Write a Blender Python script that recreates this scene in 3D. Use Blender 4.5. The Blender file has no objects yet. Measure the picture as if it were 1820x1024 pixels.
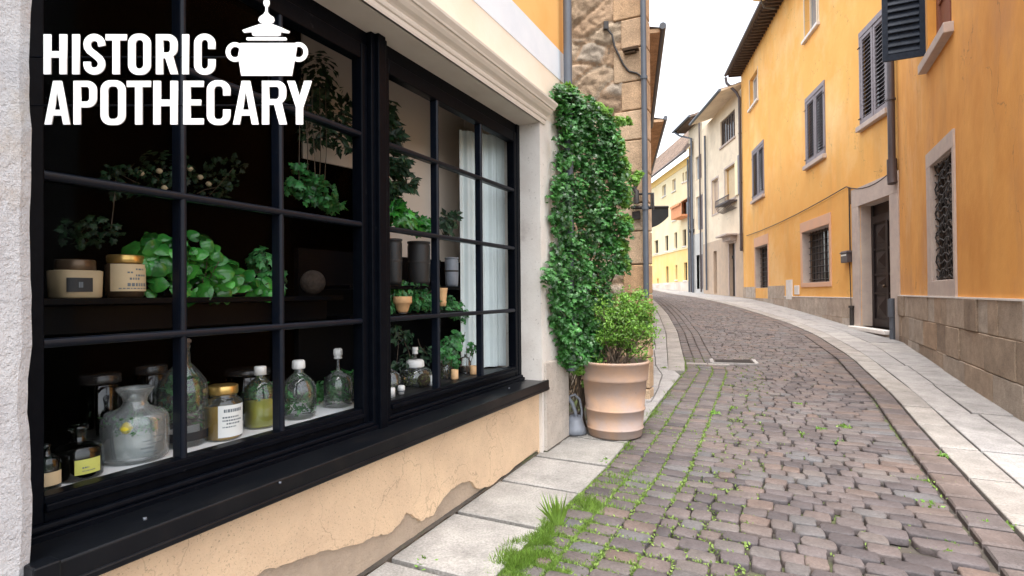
import bpy, math, random
import numpy as np
from mathutils import Vector, Matrix, Euler
random.seed(7); rng = np.random.default_rng(7)
C = bpy.context.scene
col = C.collection
EYE = 1.5
R = math.radians
# ------------------------------------------------------------------ camera
cam = bpy.data.objects.new('camera', bpy.data.cameras.new('camera')); col.objects.link(cam)
cam.data.lens = 19.78; cam.data.sensor_width = 36; cam.data.clip_start = .05; cam.data.clip_end = 400
CAMR = Euler((R(90.57), 0, 0)).to_matrix() @ Matrix.Rotation(R(-.5), 3, 'Z')
cam.matrix_world = Matrix.Translation((0, 0, EYE)) @ CAMR.to_4x4()
C.camera = cam
# ------------------------------------------------------------------ world, sun, exposure
C.view_settings.view_transform = 'Standard'; C.view_settings.look = 'None'
C.view_settings.exposure = 1.14; C.view_settings.gamma = 1
SUNDIR = Vector((-.08, -.28, .95)).normalized()
wd = bpy.data.worlds.new('World'); C.world = wd; wd.use_nodes = True
nt = wd.node_tree; nt.nodes.clear()
sky = nt.nodes.new('ShaderNodeTexSky'); sky.sky_type = 'NISHITA'; sky.sun_disc = False
sky.sun_elevation = math.asin(SUNDIR.z); sky.sun_rotation = math.atan2(SUNDIR.x, SUNDIR.y)
sky.dust_density = 3.0; sky.air_density = 1.0
hs = nt.nodes.new('ShaderNodeHueSaturation'); hs.inputs['Saturation'].default_value = .25; hs.inputs['Value'].default_value = 2.0
bg = nt.nodes.new('ShaderNodeBackground'); bg.inputs['Strength'].default_value = .135
wo = nt.nodes.new('ShaderNodeOutputWorld')
nt.links.new(sky.outputs[0], hs.inputs['Color']); nt.links.new(hs.outputs[0], bg.inputs[0]); nt.links.new(bg.outputs[0], wo.inputs[0])
sl = bpy.data.lights.new('sun', 'SUN'); sl.energy = 1.6; sl.angle = R(20); sl.color = (1, .95, .88)
so = bpy.data.objects.new('sun', sl); col.objects.link(so)
so.rotation_euler = SUNDIR.to_track_quat('Z', 'Y').to_euler(); so.location = (0, 0, 30)
C.cycles.max_bounces = 10; C.cycles.transparent_max_bounces = 24; C.cycles.glossy_bounces = 4
C.cycles.transmission_bounces = 8; C.cycles.diffuse_bounces = 4
C.cycles.use_denoising = True; C.cycles.sample_clamp_indirect = 6

# ------------------------------------------------------------------ helpers
def ray(px, py):
    v = CAMR @ Vector(((px - 910) / 1000, -(py - 512) / 1000, -1)); return v
def at_y(px, py, y):                       # relative (eye = 0) point at depth y
    v = ray(px, py); return v * (y / v.y)
GZ = ([-8, -3, 0, 3, 5, 6, 9, 12.6, 15.2, 18, 21, 24, 28, 36, 48, 60, 90], [-1.58, -1.53, -1.5, -1.48, -1.43, -1.41, -1.29, -1.12, -.98, -.8, -.62, -.47, -.33, -.1, .4, 1.0, 2.6])
def gz(y): return float(np.interp(y, *GZ))
def ground_hit(px, py):
    v = ray(px, py); best = None
    prev = None
    for k in range(10, 900):
        y = k * .08; z = v.z / v.y * y
        if z < gz(y): return Vector((v.x / v.y * y, y, z))
    return None
class Wall:
    def __init__(s, ox, oy, dx, dy, side):   # side +1: normal to the right of the direction
        l = math.hypot(dx, dy); s.o = (ox, oy); s.d = (dx / l, dy / l)
        s.n = (s.d[1] * side, -s.d[0] * side)
    def P(s, a, d, z):
        return (s.o[0] + s.d[0] * a + s.n[0] * d, s.o[1] + s.d[1] * a + s.n[1] * d, z + EYE)
    def s_at(s, y): return (y - s.o[1]) / s.d[1]
    def hit(s, px, py, d=0):
        v = ray(px, py)
        ox = s.o[0] + s.n[0] * d; oy = s.o[1] + s.n[1] * d
        t = (ox * s.n[0] + oy * s.n[1]) / (v.x * s.n[0] + v.y * s.n[1])
        x, y, z = v.x * t, v.y * t, v.z * t
        return ((x - ox) * s.d[0] + (y - oy) * s.d[1], z)
class G:                                    # plain axis frame around a point
    def __init__(s, x, y, z=0, rot=0):
        s.x, s.y, s.z = x, y, z; s.c, s.s = math.cos(rot), math.sin(rot)
    def P(s, a, b, z): return (s.x + a * s.c - b * s.s, s.y + a * s.s + b * s.c, s.z + z + EYE)
WORLD = G(0, 0, 0)
class MB:
    def __init__(s): s.v = []; s.f = []; s.t = []; s.smooth = []
    def face(s, pts, t=.5, sm=False):
        n = len(s.v); s.v += [tuple(p) for p in pts]; s.f.append(tuple(range(n, n + len(pts)))); s.t.append(t); s.smooth.append(sm)
    def add(s, vs, fs, t=.5, sm=False):
        n = len(s.v); s.v += [tuple(p) for p in vs]
        for f in fs: s.f.append(tuple(i + n for i in f)); s.t.append(t); s.smooth.append(sm)
    def box(s, w, a0, a1, d0, d1, z0, z1, t=.5):
        vs = [w.P(a, d, z) for z in (z0, z1) for d in (d0, d1) for a in (a0, a1)]
        s.add(vs, [(0, 1, 3, 2), (4, 6, 7, 5), (0, 4, 5, 1), (2, 3, 7, 6), (0, 2, 6, 4), (1, 5, 7, 3)], t)
        return s
    def tube(s, pts, r, n=8, t=.5, cap=True, r2=None):
        pts = [Vector(p) for p in pts]; rings = []
        m = len(pts)
        up = None
        for i, p in enumerate(pts):
            d = (pts[min(i + 1, m - 1)] - pts[max(i - 1, 0)])
            if d.length < 1e-9: d = Vector((0, 0, 1))
            d.normalize()
            if up is None: up = Vector((0, 0, 1)) if abs(d.z) < .9 else Vector((1, 0, 0))
            a = d.cross(up).normalized(); b = a.cross(d).normalized(); up = b
            rr = r if r2 is None else r + (r2 - r) * i / (m - 1)
            rings.append([p + (a * math.cos(k * 2 * math.pi / n) + b * math.sin(k * 2 * math.pi / n)) * rr for k in range(n)])
        vs = [q for g in rings for q in g]
        fs = [(i * n + k, i * n + (k + 1) % n, (i + 1) * n + (k + 1) % n, (i + 1) * n + k) for i in range(m - 1) for k in range(n)]
        s.add(vs, fs, t, True)
        if cap: s.face(rings[0][::-1], t); s.face(rings[-1], t)
        return s
    def lathe(s, w, prof, n=32, t=.5, a0=0, a1=2 * math.pi, sq=0):
        full = abs(a1 - a0) > 6.28; k_ = n if full else n + 1
        vs = []
        for r, z in prof:
            for k in range(k_):
                a = a0 + (a1 - a0) * k / n; c, q = math.cos(a), math.sin(a)
                f = 1 if not sq else 1 / (abs(c) ** sq + abs(q) ** sq) ** (1 / sq)
                vs.append(w.P(c * r * f, q * r * f, z))
        fs = []
        for i in range(len(prof) - 1):
            for k in range(n):
                fs.append((i * k_ + k, i * k_ + (k + 1) % k_, (i + 1) * k_ + (k + 1) % k_, (i + 1) * k_ + k))
        s.add(vs, fs, t, True); return s
    def build(s, name, mat, parent=None, bevel=0, seg=2, subs=0):
        me = bpy.data.meshes.new(name)
        off = parent_loc(parent)
        v = np.array(s.v, dtype=float).reshape(-1, 3) - off
        me.from_pydata(v.tolist(), [], s.f)
        at = me.attributes.new('tint', 'FLOAT', 'FACE'); at.data.foreach_set('value', np.array(s.t, dtype=np.float32))
        me.polygons.foreach_set('use_smooth', np.array(s.smooth, dtype=bool))
        me.materials.append(mat); me.update()
        o = bpy.data.objects.new(name, me); col.objects.link(o)
        if parent: o.parent = parent
        if bevel:
            b = o.modifiers.new('b', 'BEVEL'); b.width = bevel; b.segments = seg; b.limit_method = 'ANGLE'; b.angle_limit = R(40)
        return o
def parent_loc(p):
    v = np.zeros(3)
    while p: v += np.array(p.location); p = p.parent
    return v
def npmesh(name, V, F, T, mat, parent=None, smooth=False, rad=0):
    """V (n,3) verts, F list of (m,k) index arrays (same k), T per-face tint"""
    me = bpy.data.meshes.new(name); V = V - parent_loc(parent)
    F = np.asarray(F); k = F.shape[1]
    me.vertices.add(len(V)); me.vertices.foreach_set('co', V.astype(np.float32).ravel())
    me.loops.add(F.size); me.loops.foreach_set('vertex_index', F.ravel().astype(np.int32))
    me.polygons.add(len(F)); me.polygons.foreach_set('loop_start', np.arange(0, F.size, k, dtype=np.int32))
    me.polygons.foreach_set('loop_total', np.full(len(F), k, dtype=np.int32))
    me.polygons.foreach_set('use_smooth', np.full(len(F), smooth, dtype=bool))
    me.update(calc_edges=True)
    at = me.attributes.new('tint', 'FLOAT', 'FACE'); at.data.foreach_set('value', np.asarray(T, dtype=np.float32))
    me.materials.append(mat)
    o = bpy.data.objects.new(name, me); col.objects.link(o)
    if parent: o.parent = parent
    return o
def thing(name, label, cat, loc, group=None):
    o = bpy.data.objects.new(name, None); col.objects.link(o); o.location = (loc[0], loc[1], loc[2]); o.empty_display_size = .1
    o['label'] = label; o['category'] = cat
    if group: o['group'] = group
    return o
def tag(o, label, cat, group=None):
    o['label'] = label; o['category'] = cat
    if group: o['group'] = group
    return o
def struct(o): o['kind'] = 'structure'; return o

# ------------------------------------------------------------------ materials
def mat(name, c1, c2=None, rough=.8, scale=6, detail=6, bump=0, bscale=None, tint=0, metal=0, spec=.5, c3=None, s3=1.5, t3=(.45, .7), coat=0, trans=0, stretch=None, bdist=.01, sss=0, b2=0, b2s=200, speck=0, speck_s=90, speck_t=.36, crack=0, crack_s=.9, streak=0):
    m = bpy.data.materials.new(name); m.use_nodes = True; n = m.node_tree; L = n.links
    bs = n.nodes['Principled BSDF']; bs.inputs['Roughness'].default_value = rough; bs.inputs['Metallic'].default_value = metal
    bs.inputs['Specular IOR Level'].default_value = spec; bs.inputs['Coat Weight'].default_value = coat
    if trans: bs.inputs['Transmission Weight'].default_value = trans
    tc = n.nodes.new('ShaderNodeTexCoord'); vec = tc.outputs['Object']
    if stretch:
        mp = n.nodes.new('ShaderNodeMapping'); mp.inputs['Scale'].default_value = stretch; L.new(vec, mp.inputs[0]); vec = mp.outputs[0]
    def noise(sc, dt=detail, ro=.6):
        x = n.nodes.new('ShaderNodeTexNoise'); x.inputs['Scale'].default_value = sc; x.inputs['Detail'].default_value = dt; x.inputs['Roughness'].default_value = ro
        L.new(vec, x.inputs['Vector']); return x.outputs[0]
    def mix(f, a, b, mode='MIX'):
        x = n.nodes.new('ShaderNodeMix'); x.data_type = 'RGBA'; x.blend_type = mode
        for i, q in ((0, f), (6, a), (7, b)):
            if hasattr(q, 'links') or hasattr(q, 'is_linked'): L.new(q, x.inputs[i])
            elif i == 0: x.inputs[0].default_value = q
            else: x.inputs[i].default_value = (*q, 1)
        return x.outputs[2]
    def rng_(v, a, b, lo=0, hi=1):
        x = n.nodes.new('ShaderNodeMapRange'); L.new(v, x.inputs[0])
        for i, q in enumerate((a, b, lo, hi)): x.inputs[i + 1].default_value = q
        return x.outputs[0]
    c = c1
    if c2: c = mix(rng_(noise(scale), .35, .65), c1, c2)
    if c3: c = mix(rng_(noise(s3, 8, .65), t3[0], t3[1]), c, c3)
    if streak:
        mp2 = n.nodes.new('ShaderNodeMapping'); mp2.inputs['Scale'].default_value = (1.3, 1.3, .3); L.new(tc.outputs['Object'], mp2.inputs[0])
        ns = n.nodes.new('ShaderNodeTexNoise'); ns.inputs['Scale'].default_value = 1.0; ns.inputs['Detail'].default_value = 7; ns.inputs['Roughness'].default_value = .6; L.new(mp2.outputs[0], ns.inputs['Vector'])
        c = mix(rng_(ns.outputs[0], .5, .75, 0, streak), c, (.3, .19, .1))
        c = mix(rng_(noise(.45, 9, .7), .57, .66, 0, streak * .8), c, (.86, .6, .34))
    if crack:
        vo = n.nodes.new('ShaderNodeTexVoronoi'); vo.feature = 'DISTANCE_TO_EDGE'; vo.inputs['Scale'].default_value = crack_s
        nz = n.nodes.new('ShaderNodeTexNoise'); nz.inputs['Scale'].default_value = 2.2; nz.inputs['Detail'].default_value = 7; L.new(vec, nz.inputs['Vector'])
        va = n.nodes.new('ShaderNodeVectorMath'); va.operation = 'SCALE'; va.inputs['Scale'].default_value = .9; L.new(nz.outputs['Color'], va.inputs[0])
        vb = n.nodes.new('ShaderNodeVectorMath'); vb.operation = 'ADD'; L.new(vec, vb.inputs[0]); L.new(va.outputs[0], vb.inputs[1]); L.new(vb.outputs[0], vo.inputs['Vector'])
        mk = n.nodes.new('ShaderNodeMath'); mk.operation = 'MULTIPLY'; L.new(rng_(vo.outputs[0], .002, .007, crack, 0), mk.inputs[0]); L.new(rng_(noise(.8, 3), .5, .56), mk.inputs[1])
        c = mix(mk.outputs[0], c, (.12, .07, .04))
    if speck:
        c = mix(rng_(noise(speck_s, 5, .7), speck_t, speck_t + .05, speck, 0), c, (.1, .075, .055))
    if tint:
        a = n.nodes.new('ShaderNodeAttribute'); a.attribute_name = 'tint'
        hv = n.nodes.new('ShaderNodeHueSaturation'); L.new(rng_(a.outputs['Fac'], 0, 1, 1 - tint, 1 + tint), hv.inputs['Value'])
        if isinstance(c, tuple): hv.inputs['Color'].default_value = (*c, 1)
        else: L.new(c, hv.inputs['Color'])
        c = hv.outputs[0]
    if isinstance(c, tuple): bs.inputs['Base Color'].default_value = (*c, 1)
    else: L.new(c, bs.inputs['Base Color'])
    if bump:
        b = n.nodes.new('ShaderNodeBump'); b.inputs['Strength'].default_value = bump; b.inputs['Distance'].default_value = bdist
        L.new(noise(bscale or scale * 5, 8, .65), b.inputs['Height'])
        if b2:
            bb = n.nodes.new('ShaderNodeBump'); bb.inputs['Strength'].default_value = b2; bb.inputs['Distance'].default_value = bdist * .3
            L.new(noise(b2s, 4, .6), bb.inputs['Height']); L.new(b.outputs[0], bb.inputs['Normal']); b = bb
        L.new(b.outputs[0], bs.inputs['Normal'])
    m['bs'] = 1
    return m
def leafmat(name, c, c2, rough=.45, tl=.25):
    m = mat(name, c, c2, rough=rough, scale=9, tint=.75, spec=.5)
    n = m.node_tree; L = n.links; bs = n.nodes['Principled BSDF']; out = n.nodes['Material Output']
    tr = n.nodes.new('ShaderNodeBsdfTranslucent'); tr.inputs[0].default_value = (c2[0] * 1.5, c2[1] * 1.6, c2[2], 1)
    mx = n.nodes.new('ShaderNodeMixShader'); mx.inputs[0].default_value = tl
    L.new(bs.outputs[0], mx.inputs[1]); L.new(tr.outputs[0], mx.inputs[2]); L.new(mx.outputs[0], out.inputs[0]); return m
def glassmat(name, tcol=(1, 1, 1), ior=1.45, rough=0.0, boost=1.0, milk=0):
    """thin clear glass: lets light through, reflects by fresnel"""
    m = bpy.data.materials.new(name); m.use_nodes = True; n = m.node_tree; L = n.links; n.nodes.remove(n.nodes['Principled BSDF']); out = n.nodes['Material Output']
    t = n.nodes.new('ShaderNodeBsdfTransparent'); t.inputs[0].default_value = (*tcol, 1)
    g = n.nodes.new('ShaderNodeBsdfGlossy'); g.inputs['Roughness'].default_value = rough
    fr = n.nodes.new('ShaderNodeFresnel'); fr.inputs[0].default_value = ior
    mu = n.nodes.new('ShaderNodeMath'); mu.operation = 'MULTIPLY'; mu.inputs[1].default_value = boost; mu.use_clamp = True; L.new(fr.outputs[0], mu.inputs[0])
    mx = n.nodes.new('ShaderNodeMixShader'); L.new(mu.outputs[0], mx.inputs[0]); L.new(t.outputs[0], mx.inputs[1]); L.new(g.outputs[0], mx.inputs[2])
    if milk:
        df = n.nodes.new('ShaderNodeBsdfDiffuse'); df.inputs[0].default_value = (.85, .9, .9, 1); m2 = n.nodes.new('ShaderNodeMixShader'); m2.inputs[0].default_value = milk
        L.new(mx.outputs[0], m2.inputs[1]); L.new(df.outputs[0], m2.inputs[2]); mx = m2
    L.new(mx.outputs[0], out.inputs[0]); return m
def blockmat(name, cols, rough=.9, bump=.6, speck=(.08, .07, .06)):
    """stone whose blocks differ: the tint attribute picks the colour along a ramp"""
    m = bpy.data.materials.new(name); m.use_nodes = True; n = m.node_tree; L = n.links; bs = n.nodes['Principled BSDF']; bs.inputs['Roughness'].default_value = rough
    bs.inputs['Specular IOR Level'].default_value = .3
    a = n.nodes.new('ShaderNodeAttribute'); a.attribute_name = 'tint'
    rp = n.nodes.new('ShaderNodeValToRGB'); e = rp.color_ramp.elements
    while len(e) < len(cols): e.new(.5)
    for i, c in enumerate(cols): e[i].position = i / (len(cols) - 1); e[i].color = (*c, 1)
    L.new(a.outputs['Fac'], rp.inputs[0])
    tc = n.nodes.new('ShaderNodeTexCoord')
    n1 = n.nodes.new('ShaderNodeTexNoise'); n1.inputs['Scale'].default_value = 70; n1.inputs['Detail'].default_value = 6; n1.inputs['Roughness'].default_value = .7; L.new(tc.outputs['Object'], n1.inputs[0])
    n2 = n.nodes.new('ShaderNodeTexNoise'); n2.inputs['Scale'].default_value = 4; n2.inputs['Detail'].default_value = 8; n2.inputs['Roughness'].default_value = .65; L.new(tc.outputs['Object'], n2.inputs[0])
    m1 = n.nodes.new('ShaderNodeMapRange'); m1.inputs[1].default_value = .3; m1.inputs[2].default_value = .7; m1.inputs[3].default_value = .72; m1.inputs[4].default_value = 1.22; L.new(n2.outputs[0], m1.inputs[0])
    m2 = n.nodes.new('ShaderNodeMapRange'); m2.inputs[1].default_value = .3; m2.inputs[2].default_value = .62; m2.inputs[3].default_value = .62; m2.inputs[4].default_value = 1.08; L.new(n1.outputs[0], m2.inputs[0])
    mu = n.nodes.new('ShaderNodeMath'); mu.operation = 'MULTIPLY'; L.new(m1.outputs[0], mu.inputs[0]); L.new(m2.outputs[0], mu.inputs[1])
    hv = n.nodes.new('ShaderNodeHueSaturation'); L.new(rp.outputs[0], hv.inputs['Color']); L.new(mu.outputs[0], hv.inputs['Value']); L.new(hv.outputs[0], bs.inputs['Base Color'])
    b = n.nodes.new('ShaderNodeBump'); b.inputs['Strength'].default_value = bump; b.inputs['Distance'].default_value = .012; L.new(n1.outputs[0], b.inputs['Height'])
    b2 = n.nodes.new('ShaderNodeBump'); b2.inputs['Strength'].default_value = bump * .7; b2.inputs['Distance'].default_value = .04; L.new(n2.outputs[0], b2.inputs['Height']); L.new(b.outputs[0], b2.inputs['Normal']); L.new(b2.outputs[0], bs.inputs['Normal'])
    return m
M = {}
M['black'] = mat('black_paint', (.0016, .0024, .0045), (.003, .004, .0065), rough=.35, scale=20, bump=.25, bscale=50, bdist=.003, spec=.06, c3=(.03, .03, .033), s3=14, t3=(.66, .74))
M['bar'] = mat('black_bar_paint', (.004, .007, .014), (.008, .009, .014), rough=.33, spec=.2, c3=(.03, .03, .035), s3=18, t3=(.64, .72), scale=25, bump=.3, bscale=90, bdist=.002)
M['sill'] = mat('sill_paint', (.003, .004, .006), (.006, .007, .009), rough=.3, spec=.22, scale=5, bump=.12, bscale=25, bdist=.004, c3=(.018, .015, .014), s3=3, t3=(.52, .75))
M['pier'] = mat('white_rough_stone', (.66, .65, .66), (.55, .54, .56), rough=.95, scale=5, bump=1, bscale=45, bdist=.02, c3=(.5, .4, .3), s3=1.6, t3=(.58, .72), b2=.8, b2s=160)
M['pilaster'] = mat('pilaster_plaster', (.7, .66, .61), (.62, .57, .52), rough=.9, scale=4, bump=.4, bscale=60, bdist=.006, c3=(.46, .41, .37), s3=3, t3=(.6, .72), b2=.4, speck=.5, speck_s=40, speck_t=.33)
M['pilaster_side'] = mat('pilaster_stone', (.52, .46, .4), (.42, .37, .32), rough=.95, scale=9, bump=.8, bscale=60, bdist=.012, b2=.7, speck=.6, speck_s=60)
M['cornice'] = mat('cornice_paint', (.66, .6, .53), (.6, .54, .47), rough=.7, scale=3, bump=.15, bscale=40, bdist=.004)
M['cream'] = mat('cream_plaster', (.78, .64, .5), (.8, .69, .57), rough=.85, scale=2, bump=.2, bscale=30, bdist=.006)
M['bluewhite'] = mat('white_band_plaster', (.72, .74, .78), (.66, .69, .74), rough=.85, scale=3, bump=.2, bscale=30, bdist=.006)
M['shoporange'] = mat('shop_orange_plaster', (.8, .4, .11), (.84, .46, .15), rough=.85, scale=2, bump=.2, bscale=30, bdist=.006)
M['plinthplaster'] = mat('ochre_plinth_plaster', (.72, .53, .35), (.62, .45, .3), crack=.28, crack_s=1.3, rough=.95, scale=3.5, bump=.9, bscale=75, bdist=.008, c3=(.55, .4, .27), s3=2.2, t3=(.55, .8), b2=.6, speck=.5, speck_s=100, speck_t=.36)
M['plinthbare'] = mat('bare_plinth', (.52, .41, .31), (.42, .33, .25), rough=.95, scale=6, bump=.8, bscale=50, bdist=.015, b2=.6)
M['orange1'] = mat('orange_plaster_near', (.66, .285, .05), (.8, .39, .09), crack=.45, streak=.26, rough=.9, scale=1.1, detail=9, bump=.25, bscale=9, bdist=.02, c3=(.58, .27, .09), s3=.7, t3=(.5, .72), stretch=(1, 1, .6), b2=.25, b2s=60)
M['orange2'] = mat('orange_plaster_far', (.82, .4, .09), (.86, .47, .125), crack=.45, streak=.22, rough=.9, scale=.8, detail=8, bump=.2, bscale=9, bdist=.02, c3=(.9, .57, .24), s3=.35, t3=(.48, .7), b2=.2, b2s=60)
M['paleorange'] = mat('pale_orange_render', (.72, .42, .26), (.66, .4, .27), rough=.9, scale=2, bump=.3, bscale=30, bdist=.01)
M['surround'] = mat('stone_surround', (.52, .42, .36), (.45, .37, .33), rough=.85, scale=7, bump=.4, bscale=60, bdist=.006, c3=(.56, .47, .4), s3=2)
M['white_stone'] = mat('white_stone', (.78, .74, .7), (.68, .64, .6), rough=.8, scale=5, bump=.3, bscale=50, bdist=.005)
M['stoneblocks'] = blockmat('plinth_blocks', bump=1.0, cols=[(.3, .225, .165), (.37, .285, .21), (.42, .32, .235), (.4, .33, .265), (.47, .4, .33), (.43, .3, .2)])
M['pinkblocks'] = blockmat('base_blocks', [(.4, .32, .25), (.46, .37, .29), (.43, .34, .27), (.52, .45, .38)])
M['ruble'] = blockmat('rough_house_stone', [(.36, .25, .165), (.46, .33, .22), (.52, .41, .3), (.44, .3, .19), (.54, .37, .24), (.47, .39, .31)], bump=1)
M['quoin'] = blockmat('corner_stones', [(.56, .38, .24), (.62, .45, .3), (.58, .36, .2), (.64, .5, .36)], bump=.7)
M['mortar'] = mat('mortar', (.34, .27, .2), (.25, .19, .14), rough=1, scale=9, bump=.8, bscale=60, bdist=.02)
M['cobble'] = blockmat('cobble_stone', [(0.079, 0.069, 0.072), (0.112, 0.096, 0.098), (0.134, 0.110, 0.105), (0.124, 0.107, 0.107), (0.155, 0.115, 0.099), (0.119, 0.116, 0.120), (0.143, 0.124, 0.117), (0.099, 0.083, 0.083)], rough=.6, bump=.35)
M['border'] = blockmat('border_stone', [(.1, .085, .086), (.135, .108, .1), (.15, .115, .1), (.12, .105, .105)], rough=.7, bump=.4)
M['slab'] = blockmat('pale_slab', [(.27, .258, .24), (.36, .345, .325), (.31, .296, .28), (.39, .375, .36)], rough=.8, bump=.5)
M['pave'] = blockmat('grey_slab', [(.3, .29, .287), (.36, .342, .332), (.33, .318, .315), (.4, .378, .36)], rough=.75, bump=.4)
M['kerb'] = blockmat('kerb_stone', [(.27, .25, .235), (.32, .295, .275), (.29, .27, .25), (.34, .32, .3)], rough=.75, bump=.35)
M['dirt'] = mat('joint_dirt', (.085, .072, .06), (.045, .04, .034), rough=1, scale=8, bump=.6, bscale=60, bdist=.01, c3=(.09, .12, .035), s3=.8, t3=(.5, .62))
M['farpave'] = mat('far_ground', (.3, .27, .25), (.26, .23, .21), rough=.9, scale=2)
M['terra'] = mat('terracotta', (.46, .29, .19), (.36, .255, .2), rough=.85, scale=4, bump=.3, bscale=40, bdist=.005, c3=(.36, .28, .25), s3=2.2, t3=(.45, .62), b2=.3, speck=.5, speck_s=30, speck_t=.3)
M['soil'] = mat('soil', (.03, .02, .015), (.06, .04, .03), rough=1, scale=40, bump=1, bscale=80)
M['pipe'] = mat('pipe_slate', (.1, .115, .14), (.08, .09, .11), rough=.5, scale=4, bump=.1, bscale=30)
M['pipebrown'] = mat('pipe_brown', (.075, .055, .055), (.055, .042, .045), rough=.45, scale=4, bump=.1, bscale=30)
M['iron'] = mat('dark_iron', (.025, .022, .022), (.04, .032, .028), rough=.6, scale=30, bump=.3, bscale=80, bdist=.003)
M['darkpane'] = mat('dark_window_glass', (.018, .018, .02), (.03, .028, .028), rough=.08, scale=1.5)
M['palepane'] = mat('pale_window_glass', (.28, .33, .36), (.2, .23, .26), rough=.08, scale=1.5)
M['shutter'] = mat('weathered_grey_shutter', (.2, .175, .19), (.28, .255, .27), rough=.75, scale=20, bump=.4, bscale=60, bdist=.004)
M['shutterblue'] = mat('blue_black_shutter', (.008, .014, .026), (.016, .025, .042), rough=.6, spec=.2, scale=12, bump=.2, bscale=50, bdist=.003)
M['redwood'] = mat('red_brown_wood', (.3, .11, .06), (.22, .08, .045), rough=.55, scale=8, stretch=(8, 8, .6), bump=.3, bscale=30, bdist=.004)
M['eavewood'] = mat('dark_eave_wood', (.11, .075, .055), (.07, .05, .04), rough=.85, scale=6, bump=.5, bscale=20)
M['door'] = mat('dark_brown_door', (.018, .013, .013), (.028, .02, .019), spec=.3, rough=.4, scale=8, stretch=(5, 5, .6), bump=.2, bscale=30, bdist=.004)
M['tiles'] = mat('roof_tiles', (.24, .165, .12), (.15, .11, .09), rough=.9, scale=5, bump=.8, bscale=20, bdist=.03, tint=.3)
M['beige'] = mat('beige_plaster', (.66, .56, .46), (.58, .48, .39), rough=.95, scale=1.5, bump=.3, bscale=20, bdist=.02, c3=(.75, .69, .62), s3=.6)
M['beige2'] = mat('rough_beige_plaster', (.56, .42, .3), (.48, .37, .28), rough=.95, scale=2.5, bump=.8, bscale=12, bdist=.03)
M['cream2'] = mat('cream_white_plaster', (.82, .69, .52), (.74, .61, .45), c3=(.6, .5, .38), s3=.5, t3=(.5, .7), crack=.4, rough=.9, scale=1.2, bump=.2, bscale=20)
M['greyplaster'] = mat('grey_plaster', (.55, .53, .5), (.45, .44, .42), rough=.95, scale=1.2, bump=.3, bscale=15)
M['yellow'] = mat('yellow_plaster', (.88, .6, .2), (.85, .63, .28), rough=.9, scale=.8, bump=.2, bscale=15)
M['palecream'] = mat('pale_cream_plaster', (.86, .75, .52), (.82, .68, .4), rough=.9, scale=.5, bump=.2, bscale=15)
M['canvas'] = mat('orange_canvas', (.75, .33, .16), (.68, .28, .13), rough=.9, scale=5)
M['greentin'] = mat('dark_green_awning', (.014, .022, .026), (.022, .032, .036), rough=.35, scale=5)
M['ivy'] = leafmat('ivy_leaf', (.022, .09, .02), (.06, .2, .042), .36, .2)
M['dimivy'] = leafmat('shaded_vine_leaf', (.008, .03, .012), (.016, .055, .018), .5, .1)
M['shrub'] = leafmat('shrub_leaf', (.1, .22, .03), (.17, .32, .05), .45, .3)
M['basil'] = leafmat('basil_leaf', (.012, .105, .02), (.06, .27, .035), .2, .1)
M['herb'] = leafmat('herb_leaf', (.025, .13, .035), (.06, .24, .06), .35, .2)
M['grass'] = leafmat('grass_blade', (.11, .21, .03), (.19, .3, .055), .55, .25)
M['moss'] = leafmat('moss_leaf', (.12, .19, .04), (.18, .26, .06), .75, .2)
M['bark'] = mat('bark', (.14, .1, .07), (.09, .065, .045), rough=.95, scale=20, bump=.8, bscale=60)
M['void'] = mat('interior_darkness', (.0012, .0011, .001), (.002, .0018, .0016), rough=.95, scale=3, spec=0)  # near-black wall colour carries the darkness of the unlit room
M['shelf'] = mat('black_shelf', (.002, .0025, .004), (.003, .0033, .004), rough=.3, scale=6, spec=.05)
M['whiteshelf'] = mat('white_display_board', (.86, .86, .86), (.82, .82, .82), rough=.5, scale=3)
M['inwall'] = mat('beige_interior_wall', (.72, .6, .5), (.68, .57, .48), rough=.9, scale=2)
M['curtain'] = mat('pale_curtain', (.7, .76, .75), (.66, .72, .72), rough=.9, scale=6)
M['white'] = mat('white_lettering', (.93, .93, .93), (.91, .91, .91), rough=.5, scale=3)
M['cap'] = mat('white_cap', (.85, .84, .82), (.8, .79, .77), rough=.45, scale=8)
M['gold'] = mat('gold_lid', (.65, .42, .14), (.55, .34, .1), rough=.3, scale=6, metal=.85)
M['brasslid'] = mat('brown_lid', (.12, .08, .05), (.08, .05, .03), rough=.35, scale=6, metal=.6)
M['blacklid'] = mat('black_lid', (.012, .01, .01), (.02, .017, .015), rough=.25, scale=6)
M['paper'] = mat('white_paper', (.8, .8, .78), (.76, .76, .73), rough=.8, scale=6)
M['creampaper'] = mat('cream_paper', (.62, .48, .3), (.56, .43, .26), rough=.7, scale=6)
M['jarcream'] = mat('dull_cream_jar', (.42, .32, .19), (.36, .27, .16), rough=.6, scale=6)
M['yellowpaper'] = mat('yellow_paper', (.6, .62, .16), (.55, .55, .12), rough=.7, scale=9)
M['ink'] = mat('grey_ink', (.14, .16, .18), rough=.8)
M['blackink'] = mat('black_ink', (.01, .01, .012), rough=.6)
M['honey'] = mat('honey', (.72, .42, .05), (.6, .33, .04), rough=.12, scale=4, trans=.15)
M['olive'] = mat('olive_liquid', (.66, .56, .08), (.52, .48, .06), rough=.12, scale=4, trans=.15)
M['clayA'] = mat('pale_clay', (.72, .42, .2), (.64, .36, .17), rough=.8, scale=8)
M['amber'] = mat('amber_wax', (.8, .5, .26), (.75, .45, .22), rough=.6, scale=5)
M['dimpot'] = mat('grey_pot', (.022, .021, .022), (.016, .015, .015), rough=.5, scale=5)
M['lemon'] = mat('lemon', (.8, .62, .03), rough=.5)
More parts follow.
